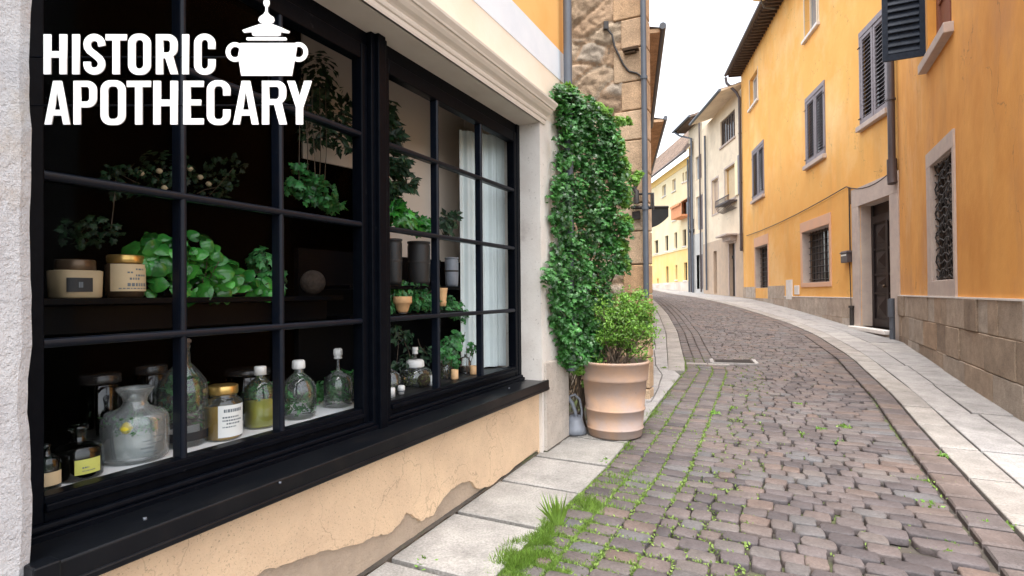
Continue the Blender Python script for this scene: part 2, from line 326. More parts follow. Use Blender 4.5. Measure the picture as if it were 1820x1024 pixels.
M['mossball'] = leafmat('moss_ball', (.09, .11, .03), (.13, .16, .04), .8, .1)
M['brownball'] = leafmat('dry_seed', (.07, .04, .02), (.04, .025, .012), .8, .1)
M['greysack'] = mat('pale_grey_plastic', (.26, .28, .32), (.19, .205, .235), rough=.4, scale=5)
M['glass'] = glassmat('shop_pane', (.97, .98, .98), 1.3, 0, .09)
M['bottle'] = glassmat('clear_bottle_glass', (.975, .985, .985), 1.5, .01, 2.4, .03)
M['milkglass'] = glassmat('clear_milky_glass', (.98, .99, .99), 1.5, .02, 1.8, .12)
M['frost'] = glassmat('frosted_milky_glass', (.95, .97, .97), 1.5, .1, 1.5, .42)
M['bottlegreen'] = glassmat('green_tinted_glass', (.9, .95, .84), 1.5, .02, 1.9, .03)
M['bottledark'] = glassmat('dark_bottle_glass', (.28, .34, .31), 1.5, .03, 1.5)
M['grime'] = mat('window_grime', (.3, .3, .3), rough=.8)

# ------------------------------------------------------------------ frames of the street walls
W = Wall(-2.2, 0, .49, 1, 1)          # shop facade, normal to the street
R1 = Wall(2.52, 0, .49, 1, -1)        # near orange house opposite
R2 = Wall(8.694, 12.6, .19, 1, -1)    # long orange house with the door
Cw = Wall(11.70, 28.4, .06, 1, -1)
Dw = Wall(12.14, 35.6, 0, 1, -1)
Yw = Wall(12.25, 38.2, -.02, 1, -1)
ST = Wall(1.73, 7.2, -.898, .44, 1)   # side face of the stone house, s grows to the left/back
ST.n = (-.44, -.898)
L1 = Wall(1.73, 7.2, .215, 1, 1)
L2 = Wall(1.73 + .215 * 4.3, 11.5, .212, 1, 1)
L3 = Wall(4.15, 18.4, .19, 1, 1)

# ------------------------------------------------------------------ generic building pieces
def wall_panel(mb, w, s0, s1, z0, z1, ops=(), d=0, t=.5):
    """wall face with real openings; ops (a, b, c, e, depth)"""
    S = sorted({s0, s1, *[q for o in ops for q in o[:2] if s0 < q < s1]}); Z = sorted({z0, z1, *[q for o in ops for q in o[2:4] if z0 < q < z1]})
    for i in range(len(S) - 1):
        for j in range(len(Z) - 1):
            m, k = (S[i] + S[i + 1]) / 2, (Z[j] + Z[j + 1]) / 2
            if any(o[0] < m < o[1] and o[2] < k < o[3] for o in ops): continue
            mb.face([w.P(S[i], d, Z[j]), w.P(S[i + 1], d, Z[j]), w.P(S[i + 1], d, Z[j + 1]), w.P(S[i], d, Z[j + 1])], t)
    for a, b, c, e, dp in ops:
        if dp:
            q = d - dp
            for p in (((a, c), (a, e)), ((b, c), (b, e)), ((a, c), (b, c)), ((a, e), (b, e))):
                (x0, y0), (x1, y1) = p
                mb.face([w.P(x0, d, y0), w.P(x1, d, y1), w.P(x1, q, y1), w.P(x0, q, y0)], t)
    return mb
def shell(mb, w, s0, s1, z0, z1, back=6, d=0):
    for a in (s0, s1): mb.face([w.P(a, d, z0), w.P(a, d, z1), w.P(a, d - back, z1), w.P(a, d - back, z0)])
    mb.face([w.P(s0, d - back, z0), w.P(s0, d - back, z1), w.P(s1, d - back, z1), w.P(s1, d - back, z0)])
def blocks(mb, w, s0, s1, zs, d0, d1, wid, jit=.35, gap=.006, seed=1, skip=(), rough=0, botfn=None):
    """courses of stone blocks; zs descending list of course heights"""
    r = random.Random(seed)
    for i in range(len(zs) - 1):
        zt, zb = zs[i], zs[i + 1]; s = s0 - r.random() * wid * .5
        while s < s1:
            l = wid * (1 + (r.random() * 2 - 1) * jit); a, b = max(s, s0), min(s + l, s1); s += l
            if b - a < .04: continue
            t = r.random(); dd = d1 + (r.random() - .5) * rough
            segs = [(a, b)]
            for (sa, sb, za, zbb) in skip:
                if zt > za + .01 and zb < zbb - .01:
                    segs = [q for (x, y) in segs for q in ((x, min(y, sa)), (max(x, sb), y)) if q[1] - q[0] > .03]
            for x, y in segs: mb.box(w, x + gap, y - gap, d0, dd, zb + gap, zt - gap, t)
    return mb
def roof(root, w, s0, s1, z, ov, back, rise, mt, gut=True, gmat=None, soffit=None, name='roof', thick=.1, raf=.3):
    mb = MB(); P = w.P
    e0, e1 = s0 - .05, s1 + .05
    raft = raf
    n = max(2, int((e1 - e0) / .28)); rows = 12
    sl = rise / (back + ov)
    for i in range(n):                                     # tile channels running down the slope
        a = e0 + (e1 - e0) * i / n; b = e0 + (e1 - e0) * (i + 1) / n; m = (a + b) / 2
        for j in range(rows):
            d0 = ov - (back + ov) * j / rows; d1 = ov - (back + ov) * (j + 1) / rows
            z0 = z + thick + (ov - d0) * sl + .03; z1 = z + thick + (ov - d1) * sl
            t = random.random()
            mb.face([P(a, d0, z0), P(m, d0, z0 + .06), P(m, d1, z1 + .06), P(a, d1, z1)], t)
            mb.face([P(m, d0, z0 + .06), P(b, d0, z0), P(b, d1, z1), P(m, d1, z1 + .06)], t)
    o = mb.build(name, mt, root)
    sb = MB()
    sb.add([P(e0, ov, z), P(e1, ov, z), P(e1, ov, z + thick), P(e0, ov, z + thick), P(e0, -back, z + rise), P(e1, -back, z + rise), P(e1, -back, z + rise + thick), P(e0, -back, z + rise + thick)],
           [(0, 1, 2, 3), (0, 4, 5, 1), (3, 2, 6, 7), (0, 3, 7, 4), (1, 5, 6, 2), (4, 7, 6, 5)])
    k = e0 + .2
    while raft and k < e1:                                          # rafters under the eave
        sb.box(w, k, k + .09, 0, ov - .06, z - .09 , z + .02); k += raft
    sb.build('eave', soffit or M['eavewood'], root)
    if gut:
        g = MB(); g.tube([P(e0 - .03, ov + .07, z + .05), P(e1 + .03, ov + .07, z + .05)], .08, 10); g.build('gutter', gmat or M['pipebrown'], root)
    return o
def shutter(root, w, a, b, c, e, d, mt, name='shutter', n=None, fw=.09, slat=.3, back=False):
    mb = MB(); th = .045
    mb.box(w, a, a + fw, d, d + th, c, e).box(w, b - fw, b, d, d + th, c, e)
    mb.box(w, a + fw, b - fw, d + .002, d + th - .002, c, c + fw * 1.3).box(w, a + fw, b - fw, d + .002, d + th - .002, e - fw, e)
    n = n or int((e - c) / .085); z0, z1 = c + fw * 1.3, e - fw
    for i in range(n):
        z = z0 + (z1 - z0) * (i + .5) / n; hh = (z1 - z0) / n * slat
        vs = [w.P(x, y, zz) for (y, zz) in ((d + th - .004, z - hh), (d + th - .004, z - hh + .012), (d + .004, z + hh), (d + .004, z + hh - .012)) for x in (a + fw, b - fw)]
        mb.add(vs, [(0, 1, 3, 2), (2, 3, 5, 4), (4, 5, 7, 6), (6, 7, 1, 0)], .5)
    if back: mb.box(w, a + fw - .004, b - fw + .004, d + .001, d + .003, z0, z1)
    return mb.build(name, mt, root)
def window(root, w, a, b, c, e, dp, frame=None, pane=None, fw=.06, cross=(1, 0), grille=None, sill=None, lintel=None, sillmat=None, name='window', surround=None):
    frame = frame or M['eavewood']; pane = pane or M['darkpane']
    mb = MB(); d0, d1 = -dp, -dp + .05
    mb.box(w, a, a + fw, d0, d1, c, e).box(w, b - fw, b, d0, d1, c, e).box(w, a + fw, b - fw, d0, d1 - .003, c, c + fw).box(w, a + fw, b - fw, d0, d1 - .003, e - fw, e)
    for i in range(cross[0]):
        x = a + (b - a) * (i + 1) / (cross[0] + 1); mb.box(w, x - fw * .6, x + fw * .6, d0, d1 - .006, c + fw, e - fw)
    for i in range(cross[1]):
        z = c + (e - c) * (i + 1) / (cross[1] + 1); mb.box(w, a + fw, b - fw, d0, d1 - .009, z - fw * .3, z + fw * .3)
    o = mb.build(name, frame, root)
    MB().box(w, a, b, d0 - .03, d0 + .012, c, e).build('pane', pane, o)
    if sill:
        ov, th, pr = sill; MB().box(w, a - ov, b + ov, -dp + .06, pr, c - th, c + .003).build('sill', sillmat or M['surround'], o, bevel=.01)
    if grille:
        nx, nz, gd, kind = grille; g = MB()
        for i in range(nx):
            x = a + (b - a) * (i + .5) / nx
            if kind == 'wavy':
                pts = [w.P(x + .02 * math.sin(k * 1.25 + (i % 2) * math.pi), gd + .03 * math.cos(k * 1.3 + i), c + (e - c) * k / 24) for k in range(25)]
            else: pts = [w.P(x, gd, c), w.P(x, gd, e)]
            g.tube(pts, .011, 5)
        for j in range(nz):
            z = c + (e - c) * (j + .5) / nz
            if kind == 'wavy': pts = [w.P(a + (b - a) * k / 10, gd + .01, z + .03 * math.sin(k * 2 + j)) for k in range(11)]
            else: pts = [w.P(a, gd + .012, z), w.P(b, gd + .012, z)]
            g.tube(pts, .011, 5)
        g.build('grille', M['iron'], o)
    return o
def surround(root, w, a, b, c, e, fw, d=.025, mt=None, bottom=True, name='window_surround', fl=None, ft=None, lining=0):
    mb = MB(); ft = ft or fw; fl = fl or fw
    if lining: mb.box(w, b - .012, b + .001, -lining, -.001, c, e).box(w, a - .001, a + .012, -lining, -.001, c, e).box(w, a + .012, b - .012, -lining, -.001, e - .012, e + .001).box(w, a + .012, b - .012, -lining, -.001, c - .001, c + .012)
    mb.box(w, a - fl, a, -.02, d, c, e).box(w, b, b + fw, -.02, d, c, e).box(w, a - fl, b + fw, -.02, d + .002, e, e + ft)
    if bottom: mb.box(w, a - fl, b + fw, -.02, d + .002, c - fw, c)
    return mb.build(name, mt or M['surround'], root, bevel=.006)
def pipe(root, pts, r, mt, name='drainpipe', brackets=()):
    mb = MB(); mb.tube(pts, r, 14)
    for p in brackets: mb.tube([(p[0], p[1], p[2] - .02), (p[0], p[1], p[2] + .02)], r * 1.25, 14)
    return mb.build(name, mt, root)

# ================================================================== GROUND
gxs = np.linspace(-20, 30, 26); gys = np.array([-10, -3, 0, 3, 5, 6, 9, 12.6, 15.2, 18, 21, 24, 28, 32, 36, 42, 48, 60, 90, 150])
V = np.array([(x, y, gz(y) + EYE - .045) for y in gys for x in gxs]); nx_ = len(gxs)
F = [(j * nx_ + i, j * nx_ + i + 1, (j + 1) * nx_ + i + 1, (j + 1) * nx_ + i) for j in range(len(gys) - 1) for i in range(nx_ - 1)]
struct(npmesh('ground', V, F, np.full(len(F), .5), M['dirt'], smooth=True))
XL = ([-6, -3, 0, 2.95, 3.5, 4.7, 6.25, 9.3, 14.5, 18.8, 30, 45, 60], [-4.4, -2.95, -1.5, -.09, .18, .8, 1.5, 2.87, 4.25, 5.2, 7.35, 9.3, 10])
XR = ([-6, -3, 0, 3.26, 5.0, 7.2, 10.3, 13.5, 16, 19.5, 24, 30, 45, 60], [-1.4, -.05, 1.4, 2.97, 3.8, 4.87, 6.2, 7.3, 7.9, 8.35, 8.9, 9.7, 10.9, 11.2])
XW = ([-6, 12.6, 28.4, 35.6, 38.2, 60], [-.42, 8.69, 11.7, 12.14, 12.25, 11.8])     # foot of the walls on the far side
def fl(y): return float(np.interp(y, *XL))
def fr(y): return float(np.interp(y, *XR))
def fw_(y): return float(np.interp(y, *XW))
def cut(y0, f0, f1):
    """from the point of curve f0 at y0, the point of f1 across the street"""
    x0 = f0(y0); m = (f0(y0 + .5) - f0(y0 - .5)); y1 = y0
    for _ in range(12): y1 = y0 - m * (f1(y1) - x0)
    return (x0, y0), (f1(y1), y1)
# tiles laid between two curves
def tiles(name, f0, f1, y0, y1, pitch, rows_of, mt, gap=.005, h=.0, jit=.1, seed=3, bev=.006, stagger=False, skew=0, y0b=None):
    r = random.Random(seed); mb = MB(); y = y0
    while y < y1:
        p = pitch * (1 + (r.random() - .5) * jit); ya, yb = y, min(y + p, y1 + p); y += p
        n = rows_of; off = (r.random() - .5) * .3 / n if stagger else 0
        A0, A1 = cut(ya, f0, f1); B0, B1 = cut(yb, f0, f1)
        for i in range(n):
            u0, u1 = i / n + (off if i else 0), (i + 1) / n + (off if i < n - 1 else 0)
            q = []
            for (a, b, u) in ((A0, A1, u0), (A0, A1, u1), (B0, B1, u1), (B0, B1, u0)):
                q.append(np.array([a[0] + (b[0] - a[0]) * u, a[1] + (b[1] - a[1]) * u]))
            c = sum(q) / 4; t = r.random(); dz = (r.random() - .5) * .006; tl = ((r.random() - .5) * .008, (r.random() - .5) * .008)
            def ring(g, z):
                out = []
                for k in range(4):
                    e1 = q[(k + 1) % 4] - q[k]; e2 = q[k - 1] - q[k]; l1 = max(np.linalg.norm(e1), .02); l2 = max(np.linalg.norm(e2), .02)
                    pnt = q[k] + e1 / l1 * g * (1 if k % 2 == 0 else 2) + e2 / l2 * g * (2 if k % 2 == 0 else 1); rel = pnt - c
                    out.append((pnt[0], pnt[1], gz(pnt[1]) + EYE + z + dz + rel[0] * tl[0] + rel[1] * tl[1]))
                return out
            v = ring(gap, h - .06) + ring(gap, h - bev) + ring(gap + bev * .8, h)
            mb.add(v, [(0, 1, 5, 4), (1, 2, 6, 5), (2, 3, 7, 6), (3, 0, 4, 7), (4, 5, 9, 8), (5, 6, 10, 9), (6, 7, 11, 10), (7, 4, 8, 11), (8, 9, 10, 11)], t)
    return struct(mb.build(name, mt))
# ---- cobbles
def cobbles():
    Vs, Fs, Ts = [], [], []; n0 = 0; K = 16; global CR; CR = []
    ang = np.arange(K) / K * 2 * math.pi
    r = np.random.default_rng(11)
    y = -3.0; row = 0
    while y < 52:
        far = y > 17
        p = .118 * (1 + (r.random() - .5) * .3) * (1.6 if y > 26 else 1)
        k = K if not far else 8; an = np.arange(k) / k * 2 * math.pi + (0 if k == K else math.pi / 8)
        (ax, ay), (bx, by) = cut(y, fl, fr); (cx, cy), (dx, dy) = cut(y + p, fl, fr)
        wd_ = math.hypot(bx - ax, by - ay); bw = .27 / wd_          # border row of big stones on the right
        gut = .62 / wd_ if y < 9.6 else .5 / wd_
        us = [0]
        for _ in range(3): us.append(us[-1] + gut / 3)                # three straight courses on the left
        while us[-1] < 1 - bw - .12 / wd_: us.append(us[-1] + (.125 + r.random() * .085 + (.05 if us[-1] > .68 else 0)) / wd_)
        us[-1] = 1 - bw
        offs = (r.random() - .5) * .1 / wd_
        us = [us[i] + (offs if 3 < i < len(us) - 1 else 0) for i in range(len(us))]
        def bend(u): return .22 * math.sin(math.pi * u) * math.sin(y * .35) + .05 * math.sin(u * 9 + y)
        for i in range(len(us) - 1):
            u0, u1 = us[i], us[i + 1]; um = (u0 + u1) / 2
            straight = i < 3
            ya = np.array([ax + (bx - ax) * um, ay + (by - ay) * um]); yb = np.array([cx + (dx - cx) * um, cy + (dy - cy) * um])
            c = (ya + yb) / 2; along = (yb - ya); al = np.linalg.norm(along); along = along / al
            ac = np.array([bx - ax, by - ay]) / wd_
            c = c + along * (0 if straight else bend(um)) + r.normal(size=2) * .006 * (0 if straight else 1)
            hx = (u1 - u0) * wd_ / 2 - .003 - r.random() * .005; hy = al / 2 - .003 - r.random() * .005
            if r.random() < .015 and not straight: continue
            rot = (r.random() - .5) * (.04 if straight else .13); ca, sa = math.cos(rot), math.sin(rot)
            A = ac * ca + along * sa; B = along * ca - ac * sa
            pw = 6 + r.random() * 5
            cs, sn = np.cos(an), np.sin(an); f = (np.abs(cs) ** pw + np.abs(sn) ** pw) ** (-1 / pw)
            ox, oy = cs * f * (1 + r.normal(size=k) * .03), sn * f * (1 + r.normal(size=k) * .03)
            taper = (r.random() - .5) * .16
            dz = (r.random() - .5) * .009 + .006 * math.sin(c[0] * 2.1) * math.sin(c[1] * 1.4); tx, ty = (r.random(2) - .5) * .06
            rings = ((1, -.045), (1, -.009), (.965, -.002), (.9, .0005)) if not far else ((1, -.03), (1, -.008), (.88, 0))
            for g, z in rings:
                X = ox * (hx - (1 - g) * .09) * (1 + taper * oy); Y_ = oy * (hy - (1 - g) * .09)
                px_ = c[0] + A[0] * X + B[0] * Y_; py_ = c[1] + A[1] * X + B[1] * Y_
                pz = np.interp(py_, *GZ) + EYE + z + dz + X * tx + Y_ * ty
                Vs.append(np.stack([px_, py_, pz], 1))
            Vs.append(np.array([[c[0], c[1], np.interp(c[1], *GZ) + EYE + .004 + dz]]))
            if y < 10: CR.append((c[0], c[1], A[0], A[1], B[0], B[1], hx, hy))
            m = len(rings); t = r.random() if r.random() < .8 else min(1, max(0, .5 + .5 * math.sin(c[0] * 1.3 + c[1] * .7)))
            for j in range(m - 1):
                for q in range(k): Fs.append((n0 + j * k + q, n0 + j * k + (q + 1) % k, n0 + (j + 1) * k + (q + 1) % k, n0 + (j + 1) * k + q)); Ts.append(t)
            for q in range(0, k, 2):
                Fs.append((n0 + (m - 1) * k + q, n0 + (m - 1) * k + (q + 1) % k, n0 + (m - 1) * k + (q + 2) % k, n0 + m * k)); Ts.append(t)
            n0 += m * k + 1
        y += p; row += 1
    return struct(npmesh('cobbled_road', np.concatenate(Vs), Fs, Ts, M['cobble'], smooth=True))
cobbles()
tiles('road_border', lambda y: fr(y) - .27, fr, -3, 55, .24, 1, M['border'], gap=.008, h=.002, seed=5, bev=.012)
tiles('kerb', fr, lambda y: fr(y) + .33 + max(0, (6 - y) * .0), -3, 58, .8, 1, M['kerb'], gap=.008, h=.012, seed=6)
tiles('pavement', lambda y: fr(y) + .33, lambda y: max(fw_(y) - .02, fr(y) + .5), -4, 55, 1.5, 2, M['pave'], gap=.009, h=.012, seed=8, stagger=True)
def wl(y): return -2.2 + .49 * y
tiles('shop_pavement', lambda y: wl(y) - .04, fl, -3, 6.3, .58, 1, M['slab'], gap=.01, h=.012, seed=9, jit=.2)
def lw(y): return float(np.interp(y, [5.4, 7.2, 11.5, 18.4, 30, 60], [.1, 1.72, 2.65, 4.13, 6.3, 9]))
tiles('side_pavement', lw, lambda y: fl(y) - (.3 if y > 9 else .02), 6.2, 50, .9, 2, M['pave'], gap=.005, h=.008, seed=12, stagger=True)
tiles('side_kerb', lambda y: fl(y) - .3, fl, 9.2, 52, .85, 1, M['kerb'], gap=.004, h=.014, seed=14)
# ================================================================== LEAVES
def template(kind):
    if kind == 'ivy':
        pts = [(0, 0), (.3, -.12), (.52, .08), (.34, .3), (.5, .62), (.2, .62), (0, 1.05), (-.2, .62), (-.5, .62), (-.34, .3), (-.52, .08), (-.3, -.12)]
        v = [(0, .35, .06)] + [(x, y, -.18 * abs(x) - .1 * max(0, y - .6)) for x, y in pts]
        f = [(0, i + 1, (i + 1) % 12 + 1) for i in range(12)]
        return np.array(v), np.array(f)
    if kind == 'oval':
        v = [(0, 0, 0), (.3, .3, .1), (.34, .62, .06), (0, 1, -.12), (-.34, .62, .06), (-.3, .3, .1), (0, .5, -.02)]
        return np.array(v), np.array([(0, 1, 6), (1, 2, 6), (2, 3, 6), (3, 4, 6), (4, 5, 6), (5, 0, 6)])
    if kind == 'small':
        v = [(0, 0, 0), (.26, .45, .08), (0, 1, 0), (-.26, .45, .08)]
        return np.array(v), np.array([(0, 1, 2), (0, 2, 3)])
    if kind == 'basil':
        vs = []; rows = 7
        for i in range(rows):
            u = i / (rows - 1); w_ = .42 * math.sin(math.pi * (u * .93 + .05)) ** .75
            for j in range(5):
                s = (j - 2) / 2; vs.append((w_ * s, u, .14 * (1 - (s) ** 2) * math.sin(math.pi * u) * 1.0 - .3 * u * u + .035 * math.cos(i * 2.2) * abs(s) - (.04 if j == 2 else 0)))
        fs = [(i * 5 + j, i * 5 + j + 1, (i + 1) * 5 + j + 1, (i + 1) * 5 + j) for i in range(rows - 1) for j in range(4)]
        return np.array(vs), np.array(fs)
    if kind == 'blade':
        v = [(-.05, 0, 0), (.05, 0, 0), (.035, .5, .06), (-.035, .5, .06), (0, 1, .3)]
        return np.array(v), np.array([(0, 1, 2), (0, 2, 3), (3, 2, 4)])
def leaves(name, mt, parent, P0, size, kind, normal=None, up=None, spread=.6, seed=0, tintf=None, smooth=False):
    """P0 (n,3) world; each leaf gets direction (tip) and normal with jitter"""
    r = np.random.default_rng(seed); n = len(P0); tv, tf = template(kind)
    nrm = np.broadcast_to(np.asarray(normal, float), (n, 3)) + r.normal(size=(n, 3)) * spread
    nrm /= np.linalg.norm(nrm, axis=1)[:, None] + 1e-9
    tip = np.broadcast_to(np.asarray(up, float), (n, 3)) + r.normal(size=(n, 3)) * spread
    tip -= nrm * (tip * nrm).sum(1)[:, None]; tip /= np.linalg.norm(tip, axis=1)[:, None] + 1e-9
    sd = np.cross(tip, nrm); s = np.asarray(size, float) * (.65 + .7 * r.random(n)); s = s[:, None, None]
    V = P0[:, None, :] + s * (tv[None, :, 0:1] * sd[:, None, :] + tv[None, :, 1:2] * tip[:, None, :] + tv[None, :, 2:3] * nrm[:, None, :])
    F = (tf[None] + (np.arange(n) * len(tv))[:, None, None]).reshape(-1, tf.shape[1])
    T = np.repeat(np.clip(r.normal(.5, .25, n), 0, 1) if tintf is None else tintf, len(tf))
    return npmesh(name, V.reshape(-1, 3), F, T, mt, parent, smooth=smooth)
# ================================================================== SHOP
sA = W.s_at(1.64); sB = W.s_at(5.02); sE = W.s_at(5.58); zS, zH = -.80, 1.53; RD = .25; s_0 = W.s_at(.3)
shop = thing('shop_building', 'apothecary shop with large black gridded window, cream moulded lintel and ochre plinth', 'shop', W.P(0, 0, gz(0)))
# left pier with an uneven arris
r_ = random.Random(4)
mb = MB(); zz = np.linspace(-1.75, 1.62, 70); ed = [sA + .003 * math.sin(k * .6) + (r_.random() - .5) * .004 - (.004 if 28 < k < 33 else 0) for k in range(70)]
for k in range(69):
    z0, z1 = zz[k], zz[k + 1]; b0, b1 = ed[k], ed[k + 1]
    mb.face([W.P(s_0, 0, z0), W.P(b0 - .03, 0, z0), W.P(b1 - .03, 0, z1), W.P(s_0, 0, z1)])
    mb.face([W.P(b0 - .03, 0, z0), W.P(b0, -.014, z0), W.P(b1, -.014, z1), W.P(b1 - .03, 0, z1)])
    mb.face([W.P(b0, -.014, z0), W.P(b0, -.4, z0), W.P(b1, -.4, z1), W.P(b1, -.014, z1)])
mb.build('pier', M['pier'], shop)
mb = MB()
mb.face([W.P(sB, 0, -1.75), W.P(sE - .0, 0, -1.75), W.P(sE, 0, zH + .2), W.P(sB, 0, zH + .2)])
mb.face([W.P(sB, 0, -1.75), W.P(sB, -.4, -1.75), W.P(sB, -.4, zH + .2), W.P(sB, 0, zH + .2)])
mb.build('pilaster', M['pilaster'], shop)
sM = W.s_at(5.02) + .02
MB().box(W, sM + .02, sE + .012, -.3, .022, -1.75, -.62).build('pilaster_base', M['pilaster_side'], shop, bevel=.02, seg=3)
mb = MB(); mb.face([W.P(sE, 0, -1.75), W.P(sE, -5, -1.75), W.P(sE, -5, 8), W.P(sE, 0, 8)]); mb.face([W.P(s_0, -5, -1.75), W.P(sE, -5, -1.75), W.P(sE, -5, 8), W.P(s_0, -5, 8)]); mb.face([W.P(s_0, 0, -1.75), W.P(s_0, -5, -1.75), W.P(s_0, -5, 8), W.P(s_0, 0, 8)])
mb.face([W.P(s_0, 0, 8), W.P(sE, 0, 8), W.P(sE, -5, 8), W.P(s_0, -5, 8)])
mb.build('side_wall', M['pilaster_side'], shop)
wall_panel(MB(), W, s_0, sE, 1.6, 2.08).build('fascia', M['cream'], shop)
MB().box(W, s_0, sE, -.1, .004, 2.08, 2.37).build('string_band', M['bluewhite'], shop)
wall_panel(MB(), W, s_0, sE, 2.37, 8).build('wall', M['shoporange'], shop)
# soffit and cornice
MB().box(W, sA - .3, sB, -.4, .012, zH, zH + .12).build('soffit', M['cornice'], shop)
prof = [(0, 1.53), (.016, 1.53), (.02, 1.545), (.02, 1.565), (.03, 1.57), (.034, 1.585), (.03, 1.6), (.04, 1.61), (.062, 1.625), (.078, 1.645), (.082, 1.66), (.094, 1.662), (.098, 1.675), (.108, 1.69), (.118, 1.705), (.12, 1.722), (.11, 1.73), (0, 1.745)]
mb = MB(); e0, e1 = s_0, sB + .13
for i in range(len(prof) - 1):
    (d0, z0), (d1, z1) = prof[i], prof[i + 1]
    mb.face([W.P(e0, d0, z0), W.P(e1 + d0 * .6 - .05, d0, z0), W.P(e1 + d1 * .6 - .05, d1, z1), W.P(e0, d1, z1)])
mb.face([W.P(e1 + d * .6 - .05, d, z) for d, z in prof])
mb.build('cornice', M['cornice'], shop)
# plinth with lost render along its foot
pl = W
mb = MB(); mb.face([W.P(sA - .1, -.05, -1.8), W.P(sB, -.05, -1.8), W.P(sB, -.05, -.83), W.P(sA - .1, -.05, -.83)]); mb.build('plinth_core', M['plinthbare'], shop)
edge_px = [(955, 800), (905, 838), (870, 866), (848, 868), (835, 853), (812, 862), (788, 884), (770, 915), (748, 926), (722, 910), (708, 935), (690, 948), (668, 952), (640, 968), (600, 975), (560, 985), (520, 1000), (470, 1015), (380, 1060), (240, 1130)]
ep = [W.hit(x, y, -.03) for x, y in edge_px]; ep = [(sB, -1.44)] + ep
fine = []
for i in range(len(ep) - 1):
    for k in range(5):
        u = k / 5; fine.append((ep[i][0] + (ep[i + 1][0] - ep[i][0]) * u, ep[i][1] + (ep[i + 1][1] - ep[i][1]) * u + (r_.random() - .5) * .014))
fine.append((sA - .1, -1.25))
mb = MB()
for i in range(len(fine) - 1):
    (a, za), (b, zb) = fine[i], fine[i + 1]
    mb.face([W.P(a, -.03, za), W.P(b, -.03, zb), W.P(b, -.03, -.815), W.P(a, -.03, -.815)])
    mb.face([W.P(a, -.03, za), W.P(b, -.03, zb), W.P(b, -.052, zb - .004), W.P(a, -.052, za - .004)])
mb.build('plinth', M['plinthplaster'], shop)
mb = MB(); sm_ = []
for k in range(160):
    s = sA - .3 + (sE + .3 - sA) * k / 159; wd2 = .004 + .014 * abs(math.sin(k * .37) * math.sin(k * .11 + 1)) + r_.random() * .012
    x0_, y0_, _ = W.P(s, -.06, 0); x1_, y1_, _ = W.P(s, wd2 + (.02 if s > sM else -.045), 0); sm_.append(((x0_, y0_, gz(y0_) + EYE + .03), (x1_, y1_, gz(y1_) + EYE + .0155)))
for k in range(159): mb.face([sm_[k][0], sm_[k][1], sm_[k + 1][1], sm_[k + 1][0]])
o = mb.build('contact_shade_strip', M['dirt']); o['kind'] = 'stuff'  # contact shade at the wall foot, modelled as a dark irregular strip
# sill
mb = MB(); so_ = .035
mb.box(W, sA - .015, sB + .085, -.2, so_, -.857, -.778)
mb.build('sill_board', M['sill'], shop, bevel=.008, seg=3)
mb = MB(); mb.box(W, sA - .012, sB + .08, -.03, so_ + .008, -.868, -.843); mb.box(W, sA - .02, sA + .05, -.02, so_ + .012, -.874, -.77); mb.build('sill_edge', M['sill'], shop, bevel=.006)
for px, py in ((258, 922), (498, 858), (905, 690)):
    s, z = W.hit(px, py, so_ + .008); q0 = W.P(s, so_ + .007, z)
    MB().lathe(G(q0[0], q0[1], q0[2] - EYE), [(.0, .004), (.006, .004), (.006, -.004), (0, -.004)], 8).build('sill_screw', M['pipe'], shop)
# window frame: plane at d = -.25
FD = -RD
def sp(px): return W.hit(px, 520, FD)[0]
cols1 = [sp(67), sp(318), sp(493), sp(634)]; cols2 = [sp(684), sp(773), sp(851), sp(908)]
zb, zt = -.65, 1.36; rows_z = [.925, .405, -.15]
for ci, cs in enumerate((cols1, cols2)):
    a, b = cs[0], cs[-1]; fwid = .055
    mb = MB()
    mb.box(W, a - fwid, a, FD - .03, FD + .045, zb - .09, zt + .09)
    mb.box(W, b, b + fwid * .9, FD - .03, FD + .045, zb - .09, zt + .09)
    mb.box(W, a, b, FD - .03, FD + .042, zt, zt + .09).box(W, a, b, FD - .03, FD + .042, zb - .09, zb)
    mb.box(W, a - .002, b + .002, FD + .03, FD + .06, zb - .05, zb - .022)
    wn = mb.build('window_sash', M['black'], shop, bevel=.006)
    bars = MB()
    for x in cs[1:-1]: bars.box(W, x - .014, x + .014, FD - .02, FD + .022, zb, zt); bars.tube([W.P(x, FD + .024, zb), W.P(x, FD + .024, zt)], .015, 10)
    for z in rows_z:
        if ci == 0 and z == rows_z[0]: a = cs[1]
        else: a = cs[0]
        bars.box(W, a, b, FD - .018, FD + .02, z - .012, z + .012); bars.tube([W.P(a, FD + .027, z), W.P(b, FD + .027, z)], .0165, 10)
    bars.build('glazing_bars', M['bar'], wn)
    for i in range(3):
        for j, (z0, z1) in enumerate(((rows_z[0], zt), (rows_z[1], rows_z[0]), (rows_z[2], rows_z[1]), (zb, rows_z[2]))):
            t0 = random.uniform(-.0006, .0006); mb = MB()
            mb.face([W.P(cs[i], FD + t0, z0), W.P(cs[i + 1], FD - t0, z0), W.P(cs[i + 1], FD - t0, z1), W.P(cs[i], FD + t0, z1)])
            mb.build('pane', M['glass'], wn)
mb = MB()
mb.box(W, cols1[0] - .25, cols1[0] - .056, FD - .05, FD + .03, -.8, zH).box(W, cols1[-1] + .05, cols2[0] - .056, FD - .05, FD + .075, -.8, zH)
mb.box(W, cols1[-1] + .085, cols2[0] - .1, FD, FD + .1, -.8, zH)
mb.box(W, cols2[-1] + .05, sB + .03, FD - .05, FD + .05, -.8, zH)
mb.box(W, cols1[0] - .25, sB + .03, FD - .05, FD + .036, zt + .091, zH + .01)
mb.box(W, cols1[0] - .25, sB, FD - .05, FD + .03, -.8, zb - .091).box(W, cols1[0] - .25, sB, FD - .05, FD + .085, -.802, -.755)
